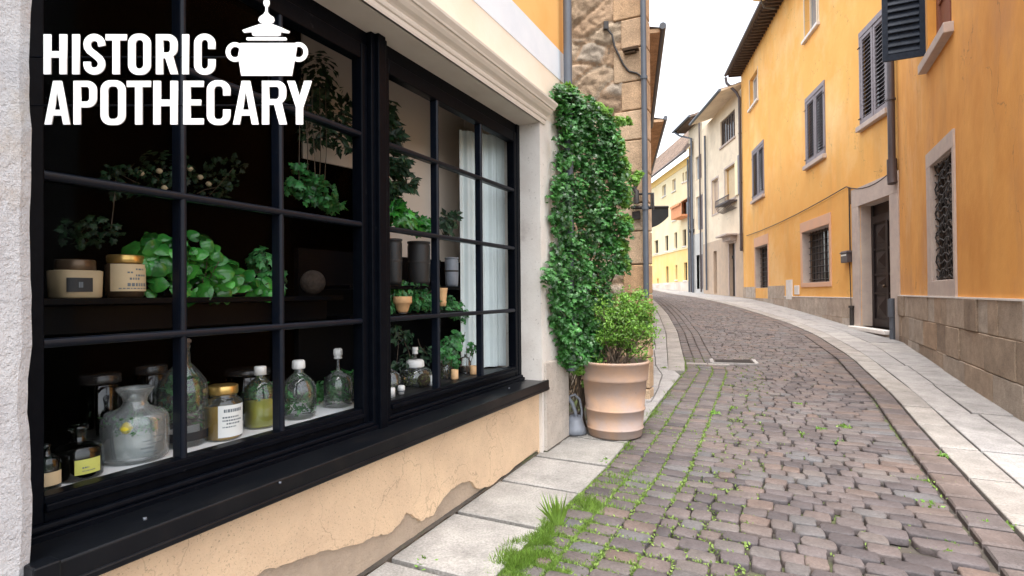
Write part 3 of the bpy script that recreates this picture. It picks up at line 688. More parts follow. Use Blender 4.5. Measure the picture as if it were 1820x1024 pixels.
mb.tube([W.P(cols1[0] - .2, FD + .06, -.745), W.P(sB - .02, FD + .06, -.745)], .016, 10)
mb.build('window_frame', M['black'], shop, bevel=.005)
# drainpipe on the shop corner
def wp(w, px, py, y=None, d=0):
    s, z = w.hit(px, py, d); return w.P(s, d, z)
c = at_y(1010, 200, 5.45)
pipe(shop, [(c.x, c.y, z + EYE) for z in (8, 1, -.2, -.75)], .042, M['pipe'], brackets=[(c.x, c.y, 1.86 + EYE)])
# dark room behind the glass
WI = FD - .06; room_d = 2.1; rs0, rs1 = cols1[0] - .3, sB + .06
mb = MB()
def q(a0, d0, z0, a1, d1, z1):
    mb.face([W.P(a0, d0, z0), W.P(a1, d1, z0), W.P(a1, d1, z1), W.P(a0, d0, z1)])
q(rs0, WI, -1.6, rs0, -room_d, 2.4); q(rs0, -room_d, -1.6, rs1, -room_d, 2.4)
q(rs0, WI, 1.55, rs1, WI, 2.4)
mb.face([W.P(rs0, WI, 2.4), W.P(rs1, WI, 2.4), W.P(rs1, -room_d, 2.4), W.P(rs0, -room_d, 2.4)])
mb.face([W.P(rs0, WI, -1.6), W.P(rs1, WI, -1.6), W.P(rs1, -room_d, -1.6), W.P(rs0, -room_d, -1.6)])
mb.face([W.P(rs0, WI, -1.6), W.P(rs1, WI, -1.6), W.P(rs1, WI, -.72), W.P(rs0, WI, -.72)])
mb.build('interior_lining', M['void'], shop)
mb = MB(); mb.face([W.P(rs1 - .01, WI, -1.6), W.P(rs1 - .01, -room_d, -1.6), W.P(rs1 - .01, -room_d, 2.4), W.P(rs1 - .01, WI, 2.4)]); mb.build('interior_wall', M['inwall'], shop)
qa = W.hit(540, 520, WI - .8)[0]
mb = MB(); mb.box(Wall(*W.P(qa, WI - .8, 0)[:2], *(np.array(W.P(rs1, WI - .5, 0)[:2]) - np.array(W.P(qa, WI - .8, 0)[:2])), 1), 0, .62, -.02, 0, .98, 2.39); pw_ = Wall(*W.P(qa, WI - .8, 0)[:2], *(np.array(W.P(rs1, WI - .5, 0)[:2]) - np.array(W.P(qa, WI - .8, 0)[:2])), 1); mb.box(pw_, .62, 3.1, -.02, 0, .3, 2.39); mb.build('added_partition', M['inwall'], shop)  # added partition, angled to catch window light and brighten the beige panes
# curtain across the far corner of the window
cu = MB(); nf = 60; qb = W.hit(818, 520, WI - .3)[0]
pts = []
for k in range(nf + 1):
    u = k / nf; wv = .012 * math.sin(u * 26) + .005 * math.sin(u * 61); pts.append((rs1 - .03 + (qb - rs1 + .03) * u - wv * .5, WI - .04 - u * .26 + wv))
for z0, z1, e in ((-.66, .2, 0), (.2, 1.05, 0), (1.05, 1.45, 0)):
    for k in range(nf): (a, d0), (b, d1) = pts[k], pts[k + 1]; cu.face([W.P(a, d0, z0), W.P(b, d1, z0), W.P(b, d1, z1), W.P(a, d0, z1)], sm=True)
tag(cu.build('curtain', M['curtain']), 'pale blue-white curtain hanging at the far end inside the shop window', 'curtain')
# ================================================================== DISPLAY INSIDE
db = MB(); db.box(W, rs0 + .1, cols2[0] - .04, WI - .52, WI - .005, -.70, -.672)
tag(db.build('display_board', M['whiteshelf'], bevel=.003), 'white display board under the bottles behind the larger window', 'display board')
db = MB(); db.box(W, cols2[0] - .03, rs1 - .09, WI - .52, WI - .005, -.705, -.674)
tag(db.build('display_board', M['dimpot'], bevel=.003), 'dull dark display board under the bottles and candles in the second window', 'display board')
sh = MB(); sx0, sx1 = W.s_at(1.2), W.hit(600, 520, WI - .25)[0]
sh.box(W, sx0, sx1, WI - .52, WI - .2, -.03, -.004).box(W, sx0, sx1, WI - .5, WI - .34, -.15, -.032)
tag(sh.build('display_shelf', M['shelf'], bevel=.004), 'long black shelf carrying the jars and the basil', 'shelf')
sx2 = W.hit(690, 520, WI - .25)[0]; sx3 = W.hit(820, 520, WI - .25)[0]
sh = MB(); sh.box(W, cols2[0] - .02, sx3 - .1, WI - .5, WI - .2, .04, .065)
tag(sh.build('display_shelf', M['shelf'], bevel=.003), 'thin black upper shelf with grey pots in the second window', 'shelf')
sh = MB(); sh.box(W, cols2[0] - .02, sx3 - .05, WI - .5, WI - .2, -.16, -.14)
tag(sh.build('display_shelf', M['shelf'], bevel=.003), 'black lower shelf with the clay bowl and trailing greenery', 'shelf')
def frame_at(px, z, d, rot=0):
    s = W.hit(px, 520, d)[0]; x, y, _ = W.P(s, d, 0); return G(x, y, z, rot), y
FACE = math.atan2(W.n[1], W.n[0])            # towards the street
def bottle_like(name, label, cat, px, wpx, top, base_z, d, prof, mt, parts=(), rot=FACE, sq=0, group=None, n=32):
    """prof: (r, z) fractions: r of half-width, z of height; top: pixel of the top"""
    g, y = frame_at(px, base_z, d, rot); r = wpx * y / 2000.; h = at_y(px, top, y).z - base_z
    root = thing(name, label, cat, (g.x, g.y, base_z + EYE), group)
    MB().lathe(g, [(a * r, b * h) for a, b in prof], n, sq=sq).build('glass' if mt.name.startswith(('clear', 'green', 'dark_b')) else 'body', mt, root)
    for p in parts:
        k = p[0]
        if k == 'lathe': MB().lathe(g, [(a * r, b * h) for a, b in p[3]], n, sq=p[4] if len(p) > 4 else 0).build(p[1], p[2], root)
        if k == 'label':                    # wraps the body: (label, name, mat, z0, z1, halfangle, radius, centre angle)
            _, nm, mm, z0, z1, ha, rr, ca = p[:8]
            o = MB().lathe(g, [(rr * r, z0 * h), (rr * r, z1 * h)], 16, a0=ca - ha, a1=ca + ha, sq=sq).build(nm, mm, root)
            if len(p) > 8:
                lb = MB(); rl = random.Random(len(nm) + px)
                for (f0, f1, w0, w1) in p[8]:
                    # short dashes standing for lines of unreadable print
                    a_ = ca - ha * .8; A1 = ca + ha * .8; span = A1 - a_; u = w0
                    while u < w1:
                        l = .03 + rl.random() * .06
                        lb.lathe(g, [((rr + .012) * r, (z0 + (z1 - z0) * f0) * h), ((rr + .012) * r, (z0 + (z1 - z0) * f1) * h)], 2, a0=a_ + span * u, a1=a_ + span * min(u + l, w1), sq=sq)
                        u += l + .025
                lb.build('print', M['ink'], o)
        if k == 'sprigs':
            _, nm, mm, z0, z1, rr, cnt, sz = p[:8]; rg = np.random.default_rng(px)
            th = rg.random(cnt) * 6.283; q_ = np.sqrt(rg.random(cnt)) * rr * r; zz_ = (z0 + (z1 - z0) * rg.random(cnt)) * h
            P0 = np.array([g.P(a * math.cos(b), a * math.sin(b), c) for a, b, c in zip(q_, th, zz_)])
            leaves(nm, mm, root, P0, sz, 'small', (0, -.3, .6), (0, 0, 1), .9, seed=px)
    return root
zB = -.672; d1_ = WI - .12
SH = lambda neck, sho, lip=1.15: [(.02, 0), (.9, 0), (1, .04), (1, sho), (.95, sho + .06), (.7, sho + .13), (neck, sho + .2), (neck, .93), (neck * lip, .94), (neck * lip, 1), (neck * .75, 1)]
linesA = [(.78, .88, .1, .9), (.6, .65, .05, .75), (.5, .55, .05, .9), (.4, .45, .2, .8), (.3, .34, .05, .6)]
b1 = bottle_like('vase', 'large clear glass vase with flared lip and a lemon among herbs', 'vase', 240, 104, 688, zB, WI - .16,
    [(.02, 0), (.86, 0), (.97, .03), (1, .09), (1, .52), (.97, .6), (.86, .66), (.6, .7), (.42, .74), (.35, .8), (.38, .86), (.5, .94), (.56, .985), (.54, 1), (.47, .985), (.33, .86), (.3, .8), (.4, .72), (.8, .63), (.93, .55), (.95, .1), (.9, .05), (.02, .04)], M['milkglass'],
    [('sprigs', 'herb', M['herb'], .38, .62, .93, 300, .026), ('lathe', 'frosted_band', M['frost'], [(.8, .08), (.9, .12), (.9, .36), (.7, .42)]), ('label', 'etched_ornament', M['milkglass'], .12, .4, .6, 1.01, 0, [(.1, .14, .2, .6), (.3, .36, .1, .5), (.5, .54, .3, .8), (.66, .7, .15, .45), (.8, .84, .5, .9)])])
g, y = frame_at(240, zB, WI - .16); hh = at_y(240, 688, y).z - zB
MB().lathe(G(g.x + .03, g.y - .098, zB + hh * .5), [(.001, -.024), (.014, -.018), (.024, 0), (.014, .018), (.001, .026)], 14).build('lemon', M['lemon'], b1)
bottle_like('bottle', 'dark squat bottle with ridged neck and yellow-green label near the left pier', 'bottle', 139, 74, 757, zB - .0, WI - .1,
    [(.02, 0), (.92, 0), (1, .06), (1, .56), (.9, .64), (.4, .7), (.3, .74), (.33, .78), (.28, .8), (.33, .83), (.28, .86), (.32, .89), (.3, .93), (.42, .94), (.42, 1), (.02, 1)], M['bottledark'],
    [('label', 'paper_label', M['yellowpaper'], .14, .42, .55, 1.01, -.05, [(.4, .5, .2, .5), (.2, .26, .2, .8)]), ('lathe', 'liquid', M['blackink'], [(.02, .02), (.85, .02), (.92, .08), (.92, .48), (.02, .48)])])
bottle_like('bottle', 'half-hidden dark bottle with dull label at the very edge of the pier', 'bottle', 82, 44, 790, zB, WI - .06,
    SH(.3, .6), M['bottledark'], [('label', 'paper_label', M['creampaper'], .12, .42, .8, 1.01, 0)])
bottle_like('bottle', 'tall corked clear bottle of green herbs behind the first upright bar', 'bottle', 325, 80, 602, zB, WI - .2,
    [(.02, 0), (.95, 0), (1, .03), (1, .5), (.92, .6), (.6, .7), (.3, .77), (.27, .9), (.3, .91), (.3, .94), (.24, .95)], M['bottle'],
    [('lathe', 'cork', M['eavewood'], [(.02, .9), (.25, .9), (.27, .955), (.33, .96), (.33, .985), (.25, 1), (.02, 1)]), ('sprigs', 'herb', M['herb'], .2, .6, .75, 170, .035), ('label', 'dark_label', M['blackink'], .06, .14, 1.4, 1.01, 0)])
bottle_like('honey_jar', 'golden honey jar with gold lid and printed white label', 'jar', 396, 62, 684, zB, WI - .12,
    [(.02, 0), (.9, 0), (1, .05), (1, .68), (.9, .75), (.7, .78), (.7, .84)], M['bottlegreen'],
    [('lathe', 'honey', M['honey'], [(.02, .02), (.85, .02), (.94, .07), (.94, .6), (.02, .6)]), ('lathe', 'lid', M['gold'], [(.02, .84), (.76, .84), (.78, .86), (.78, .98), (.74, 1), (.02, 1)]),
     ('label', 'paper_label', M['paper'], .08, .66, .8, 1.02, -.1, linesA)])
bottle_like('bottle', 'olive-oil coloured bottle with white cap beside the honey jar', 'bottle', 462, 56, 651, zB, WI - .16,
    [(.02, 0), (.92, 0), (1, .05), (1, .55), (.85, .68), (.5, .77), (.27, .82), (.26, .88)], M['bottlegreen'],
    [('lathe', 'oil', M['olive'], [(.02, .02), (.86, .02), (.93, .07), (.93, .45), (.02, .45)]), ('sprigs', 'herb', M['herb'], .45, .68, .8, 150, .03), ('lathe', 'cap', M['cap'], [(.02, .86), (.36, .86), (.36, .98), (.32, 1), (.02, 1)])])
bottle_like('bottle', 'clear round bottle with white cap and mint leaves in water', 'bottle', 530, 60, 640, zB, WI - .15,
    [(.02, 0), (.92, 0), (1, .05), (1, .5), (.88, .62), (.55, .72), (.28, .78), (.26, .86)], M['bottle'],
    [('sprigs', 'herb', M['herb'], .06, .36, .85, 110, .034), ('lathe', 'cap', M['cap'], [(.02, .85), (.34, .85), (.38, .87), (.36, .98), (.3, 1), (.02, 1)])])
bottle_like('bottle', 'clear decanter with tall thin neck and white stopper', 'bottle', 600, 50, 619, zB, WI - .17,
    [(.02, 0), (.9, 0), (1, .05), (1, .4), (.85, .52), (.4, .58), (.14, .62), (.12, .83)], M['bottle'],
    [('sprigs', 'herb', M['herb'], .04, .35, .85, 90, .03), ('lathe', 'stopper', M['cap'], [(.02, .82), (.28, .82), (.3, .84), (.24, .86), (.3, .88), (.32, .9), (.3, .98), (.2, 1), (.02, 1)])])
bottle_like('bottle', 'small clear bottle partly hidden by the thick mullion', 'bottle', 640, 34, 628, zB, WI - .2,
    SH(.3, .5), M['bottle'], [('sprigs', 'herb', M['herb'], .1, .5, .8, 120, .03), ('lathe', 'cap', M['cap'], [(.02, .94), (.36, .94), (.36, 1.03), (.02, 1.04)])])
bottle_like('glass_cloche', 'low domed glass cloche just right of the thick mullion', 'cloche', 694, 36, 655, zB, WI - .17,
    [(1, 0), (1, .35), (.95, .55), (.8, .75), (.5, .9), (.12, .96), (.1, 1), (.02, 1)], M['bottle'], [('sprigs', 'moss', M['mossball'], 0, .4, .8, 120, .02)])
bottle_like('bottle', 'round clear bottle with broad white cap and long glass stopper', 'bottle', 737, 60, 617, zB, WI - .2,
    [(.02, 0), (.85, 0), (1, .12), (1, .3), (.85, .43), (.5, .5)], M['bottle'],
    [('lathe', 'cap', M['cap'], [(.02, .47), (.5, .47), (.54, .5), (.52, .63), (.42, .67), (.02, .67)]), ('lathe', 'stem', M['bottle'], [(.1, .67), (.08, .85)]), ('lathe', 'stopper', M['cap'], [(.02, .82), (.17, .82), (.17, .88), (.12, .9), (.19, .92), (.17, 1), (.02, 1)]), ('sprigs', 'moss', M['mossball'], .02, .35, .85, 260, .02)])
bottle_like('candle', 'thick white candle at the foot of the mullion', 'candle', 693, 16, 689, zB, WI - .06, [(.02, 0), (1, 0), (1, .9), (.8, 1), (.02, .97)], M['cap'], [('lathe', 'wick', M['blackink'], [(.06, .95), (.05, 1.1), (.01, 1.1)])])
bottle_like('candle', 'small white capped candle in front of the round bottle', 'candle', 712, 13, 685, zB, WI - .07, [(.02, 0), (.8, 0), (.8, .4), (1, .45), (1, .9), (.7, 1), (.02, 1)], M['cap'], [('lathe', 'foil_rim', M['pipe'], [(.82, .3), (1.04, .32), (1.04, .42), (.82, .44)])])
for nm, lb, px, wp_, tp, mm in (('candle_cup', 'pale pink candle cup left of the second upright bar', 768, 15, 667, 'cap'), ('candle_cup', 'amber candle cup below the leafy herb', 807, 13, 657, 'amber'), ('candle_cup', 'amber candle cup beside the last upright bar', 840, 12, 650, 'amber')):
    bottle_like(nm, lb, 'candle', px, wp_, tp, zB, WI - .08, [(.02, 0), (.9, 0), (1, .1), (1, 1), (.85, 1), (.85, .8), (.02, .8)], M[mm], [('lathe', 'wick', M['blackink'], [(.06, .8), (.05, .98), (.01, .98)])])
bottle_like('glass_jar', 'clear jar with flat white lid behind the herb', 'jar', 789, 24, 630, zB, WI - .2, [(.02, 0), (.95, 0), (1, .05), (1, .6), (.7, .68)], M['bottle'], [('lathe', 'lid', M['cap'], [(.02, .66), (.62, .66), (.65, .7), (.65, .97), (.5, 1), (.02, 1)]), ('sprigs', 'moss', M['mossball'], .02, .4, .8, 120, .02)])
bottle_like('glass_jar', 'faceted clear jar with glass lid before the curtain', 'jar', 826, 22, 630, zB, WI - .2, [(.02, 0), (.95, 0), (1, .05), (1, .6), (.8, .7), (.85, .74), (.6, .85), (.15, .9), (.2, 1), (.02, 1)], M['bottle'], [('lathe', 'contents', M['brasslid'], [(.02, .03), (.85, .03), (.85, .35), (.02, .4)])], n=10)
# three dim canisters in the back row
for px, wp_, tp, lb in ((178, 62, 664, 'dark glass canister behind the large vase'), (268, 50, 648, 'dark glass canister between vase and tall bottle'), (440, 74, 655, 'broad dark glass canister behind the honey jar')):
    bottle_like('canister', lb, 'canister', px, wp_, tp, zB, WI - .42, [(.02, 0), (.95, 0), (1, .03), (1, .85), (.9, .88)], M['bottledark'], [('lathe', 'lid', M['blacklid'], [(.02, .88), (1.02, .88), (1.04, .9), (1.02, .98), (.95, 1), (.02, 1)])])
# jars on the shelf
js = -.003
bottle_like('storage_jar', 'squat cream jar with black lid and black label', 'jar', 134, 72, 462, js, WI - .3,
    [(.02, 0), (.92, 0), (.97, .04), (1, .7), (.9, .72), (.02, .72)], M['jarcream'],
    [('lathe', 'lid', M['brasslid'], [(.8, .72), (.84, .76), (.82, .96), (.78, 1), (.02, 1)]), ('label', 'black_label', M['blackink'], .16, .52, .5, 1.02, -.25, [(.3, .7, .4, .62)])], sq=3.2)
bottle_like('storage_jar', 'round jar with bronze lid and pale printed label', 'jar', 223, 60, 454, js, WI - .32,
    [(.02, 0), (.85, 0), (.95, .05), (.95, .12), (1, .15), (1, .76), (.9, .8), (.02, .8)], M['brasslid'],
    [('lathe', 'lid', M['gold'], [(.9, .8), (.95, .83), (.95, .97), (.88, 1), (.02, 1)]), ('label', 'printed_label', M['creampaper'], .15, .78, 1.3, 1.02, 0, [(.08, .12, .1, .9), (.18, .3, .3, .85), (.42, .5, .35, .6), (.55, .62, .5, .8), (.66, .72, .3, .45), (.78, .84, .5, .75)])])
# seed ball
def ball(name, label, cat, px, py, rpx, d, mt, base=None, cnt=500, sz=.018, group=None):
    s, z = W.hit(px, py, d); x, y, zz = W.P(s, d, z); r = rpx * y / 1000
    if base is not None: zz = base + r + EYE
    root = thing(name, label, cat, (x, y, zz - r), group); rg = np.random.default_rng(px)
    v = rg.normal(size=(cnt, 3)); v /= np.linalg.norm(v, axis=1)[:, None]
    MB().lathe(G(x, y, zz - EYE), [(r * .9 * math.sin(a), -r * .9 * math.cos(a)) for a in np.linspace(.01, 3.13, 12)], 18).build('core', M['soil'], root)
    leaves('fuzz', mt, root, v * r * .86 + np.array([x, y, zz]), sz, 'small', (0, 0, 0), (0, 0, 0), 1, seed=px); return root
ball('seed_ball', 'dry brown seed ball at the end of the black shelf', 'decoration', 556, 500, 24, WI - .32, M['brownball'], base=js)
ball('moss_ball', 'fuzzy green moss ball in front of the round bottle', 'decoration', 753, 680, 13, WI - .09, M['mossball'], base=zB, cnt=420, sz=.014)
# plants inside
def blob_leaves(name, label, cat, blobs, d, kind, mt, size, dens, normal=(.3, -.8, .6), up=(.2, -.4, -.3), spread=.6, seed=1, pot=None, stems=None, group=None, shell_=.4, smooth=False):
    """blobs: (px, py, rx_px, rz_px) ellipses hit on the plane d behind the glass"""
    rg = np.random.default_rng(seed); P = []; S = []
    for (px, py, rx, rz) in blobs:
        s, z = W.hit(px, py, d); x, y, zz = W.P(s, d, z); r1, r2 = rx * y / 1000, rz * y / 1000
        n = max(3, int(dens * rx * rz / 100)); v = rg.normal(size=(n, 3)); v /= np.linalg.norm(v, axis=1)[:, None]; v *= (shell_ + (1 - shell_) * rg.random(n) ** .6)[:, None]
        P.append(v * np.array([r1, min(r1, .13), r2]) + np.array([x, y, zz])); S.append((x, y, zz, r1, r2))
    P0 = np.concatenate(P); base = pot if pot else (S[0][0], S[0][1], S[0][2] - S[0][4])
    root = thing(name, label, cat, base, group)
    leaves('foliage', mt, root, P0, size, kind, normal, up, spread, seed=seed, smooth=smooth)
    mb = MB()
    for (x, y, zz, r1, r2) in S:
        for k in range(1 if 'hanging' in name else 3):
            e = (x + rg.normal() * r1 * .5, y + rg.normal() * .04, zz + rg.normal() * r2 * .4)
            b = (x * .7 + base[0] * .3, y * .7 + base[1] * .3, base[2])
            mb.tube([b, tuple((b[i] + e[i]) / 2 + rg.normal() * .01 for i in range(3)), e], .0025, 5)
    mb.build('stem', M['bark'], root); return root
dk = MB(); dk.box(W, cols2[0] - .1, W.hit(822, 520, WI - .56)[0], WI - .6, WI - .56, -.7, .31); tag(dk.build('shelf_back', M['shelf']), 'black back board of the shelf unit in the second window', 'back board')
trough_s0, trough_s1 = W.hit(262, 520, WI - .34)[0], W.hit(500, 520, WI - .34)[0]
tb = W.P((trough_s0 + trough_s1) / 2, WI - .36, js)
tr = MB(); tr.box(W, trough_s0 + .05, trough_s1 - .05, WI - .44, WI - .3, js + .001, js + .05)
tag(tr.build('plant_trough', M['shelf'], bevel=.006), 'low black trough under the basil on the shelf', 'trough')
blob_leaves('basil_plant', 'bright glossy basil spreading along the black shelf', 'plant',
    [(270, 450, 34, 36), (300, 485, 40, 40), (345, 450, 42, 44), (345, 500, 44, 30), (390, 490, 44, 38), (425, 505, 36, 24), (455, 508, 34, 22), (480, 512, 26, 16), (300, 440, 34, 26), (372, 460, 38, 26)],
    WI - .32, 'basil', M['basil'], .078, 2.0, (.35, -.75, .75), (.0, -.5, -.15), .55, seed=5, pot=tb, smooth=True)
blob_leaves('herb_plant', 'dark crinkled herb rising behind the basil', 'plant', [(462, 462, 26, 22), (480, 490, 30, 22)], WI - .44, 'ivy', M['herb'], .04, 9, seed=6)
blob_leaves('hanging_fern', 'bright hanging fern in the pane beside the thick mullion', 'plant', [(525, 330, 22, 18), (555, 325, 26, 16), (575, 345, 26, 24), (590, 365, 22, 16), (545, 350, 18, 12), (535, 300, 18, 9)], WI - .35, 'ivy', M['herb'], .036, 13, seed=7, up=(.3, 0, -.8), pot=W.P(W.hit(555, 330, WI - .35)[0], WI - .35, 1.3))
hv = blob_leaves('hanging_vine', 'dim vine and pale beads standing in for reflections in the left panes', 'plant', [(300, 300, 60, 36), (370, 330, 44, 26), (225, 320, 50, 36), (160, 410, 60, 30), (400, 300, 40, 30)], WI - 1.1, 'ivy', M['dimivy'], .032, 5, seed=8, up=(0, 0, -1))  # vine stands in for dim foliage reflected in the glass
for px, py in ((250, 308), (283, 304), (356, 315), (292, 334), (371, 327), (338, 300)):  # beads added to imitate warm spots of light in the glass
    s, z = W.hit(px, py, WI - 1.0); q0 = W.P(s, WI - 1.0, z); MB().lathe(G(q0[0], q0[1], q0[2] - EYE), [(.001, -.016), (.012, -.012), (.019, 0), (.012, .012), (.001, .016)], 12).build('light_spot_bead', M['creampaper'], hv)
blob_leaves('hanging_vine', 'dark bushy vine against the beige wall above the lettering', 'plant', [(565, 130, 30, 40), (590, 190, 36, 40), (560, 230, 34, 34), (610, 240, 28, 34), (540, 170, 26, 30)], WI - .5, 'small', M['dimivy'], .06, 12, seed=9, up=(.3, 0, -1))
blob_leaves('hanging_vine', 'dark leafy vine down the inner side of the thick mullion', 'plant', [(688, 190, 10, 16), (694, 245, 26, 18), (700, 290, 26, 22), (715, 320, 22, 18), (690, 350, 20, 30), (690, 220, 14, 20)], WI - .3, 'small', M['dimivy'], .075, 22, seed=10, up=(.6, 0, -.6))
blob_leaves('leafy_plant', 'bright broad-leaved plant on the crossbar level of the second window', 'plant', [(712, 385, 26, 18), (735, 398, 32, 16), (755, 405, 22, 12), (700, 370, 18, 12)], WI - .25, 'ivy', M['basil'], .07, 12, seed=11, up=(.7, -.2, -.4))
blob_leaves('leafy_plant', 'dark spiky plant between the bars by the curtain', 'plant', [(790, 400, 18, 20), (800, 385, 12, 12)], WI - .3, 'small', M['dimivy'], .07, 16, seed=12, up=(.5, 0, .3))
blob_leaves('trailing_plant', 'dense small-leaved greenery around the clay bowl', 'plant', [(705, 520, 26, 16), (740, 530, 30, 22), (765, 530, 22, 22), (725, 510, 30, 12), (690, 545, 14, 16)], WI - .3, 'small', M['herb'], .04, 34, seed=13, up=(.2, -.3, -.8))
blob_leaves('trailing_plant', 'dense greenery under the stacked bowls beside the curtain', 'plant', [(795, 545, 22, 16), (812, 550, 16, 18), (790, 535, 20, 12), (822, 560, 10, 14)], WI - .3, 'small', M['herb'], .04, 34, seed=14, up=(.4, -.3, -.8))
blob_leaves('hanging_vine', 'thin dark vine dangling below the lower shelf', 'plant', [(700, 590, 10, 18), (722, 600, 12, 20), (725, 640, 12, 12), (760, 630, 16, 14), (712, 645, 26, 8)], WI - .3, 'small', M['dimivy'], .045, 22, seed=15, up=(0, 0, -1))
blob_leaves('potted_herb', 'leafy green herb standing among the candles', 'plant', [(800, 615, 22, 20), (812, 600, 14, 12), (790, 630, 18, 14), (805, 640, 12, 16), (838, 620, 8, 12)], WI - .15, 'ivy', M['herb'], .035, 26, seed=16, pot=W.P(W.hit(806, 660, WI - .15)[0], WI - .15, zB))
# fern between clear bottles
blob_leaves('herb_plant', 'feathery green herb behind the clear bottles', 'plant', [(580, 690, 22, 18), (612, 670, 20, 14), (590, 715, 24, 16), (560, 700, 14, 12)], WI - .36, 'small', M['herb'], .04, 26, seed=17, pot=W.P(W.hit(590, 720, WI - .36)[0], WI - .36, zB))
bottle_like('clay_bowl', 'sand coloured clay bowl on small feet amid greenery', 'bowl', 715, 34, 527, -.138, WI - .22, [(.02, .08), (.5, .08), (.62, .2), (.8, .55), (.95, .6), (1, .66), (1, 1), (.9, 1), (.88, .7), (.02, .6)], M['clayA'], [('lathe', 'foot', M['iron'], [(.3, 0), (.36, .08), (.5, .08), (.5, 0)])])
bw = bottle_like('clay_bowl', 'small stack of cream and ochre clay bowls by the upright bar', 'bowl', 786, 19, 512, -.095, WI - .2, [(.02, 0), (.7, 0), (.8, .25), (.72, .3), (.88, .55), (.8, .6), (1, .9), (1, 1), (.9, 1), (.02, .8)], M['clayA'])
for px, wp_, tp, lb, mm in ((700, 30, 425, 'dark ribbed pot on the left of the thin upper shelf', 'dimpot'), (745, 40, 430, 'grey glass pot in the middle of the thin upper shelf', 'dimpot'), (803, 24, 458, 'pale grey pot at the end of the thin upper shelf', 'greysack')):
    bottle_like('storage_pot', lb, 'pot', px, wp_, tp, .066, WI - .3, [(.02, 0), (.85, 0), (.95, .1), (1, .5), (1, .9), (.93, .95), (1.03, .96), (1.03, 1), (.9, 1), (.88, .8), (.02, .75)], M[mm], [('lathe', 'rib', M['iron'], [(1.0, .5), (1.04, .53), (1.0, .56)])])
# ================================================================== LETTERING: cut letters on two rods, standing out from the facade
YS = 1.66
def zp(x, y):                              # coordinates of the enlarged drawing -> picture -> place
    v = at_y(40 + x / 3.0117, y / 3.0117, YS); return (v.x, v.z)
def arc(cx, cy, rx, ry, a0, a1, n=10): return [(cx + rx * math.cos(R(a0 + (a1 - a0) * k / n)), cy + ry * math.sin(R(a0 + (a1 - a0) * k / n))) for k in range(n + 1)]
def rrect(x0, y0, x1, y1, rx, ry): return arc(x1 - rx, y0 + ry, rx, ry, -90, 0) + arc(x1 - rx, y1 - ry, rx, ry, 0, 90) + arc(x0 + rx, y1 - ry, rx, ry, 90, 180) + arc(x0 + rx, y0 + ry, rx, ry, 180, 270)
def ribbon(pts, w):
    L_, R_ = [], []
    for i, p in enumerate(pts):
        a = pts[max(i - 1, 0)]; b = pts[min(i + 1, len(pts) - 1)]; dx, dy = b[0] - a[0], b[1] - a[1]; l = math.hypot(dx, dy)
        L_.append((p[0] - dy / l * w / 2, p[1] + dx / l * w / 2)); R_.append((p[0] + dy / l * w / 2, p[1] - dx / l * w / 2))
    return L_ + R_[::-1]
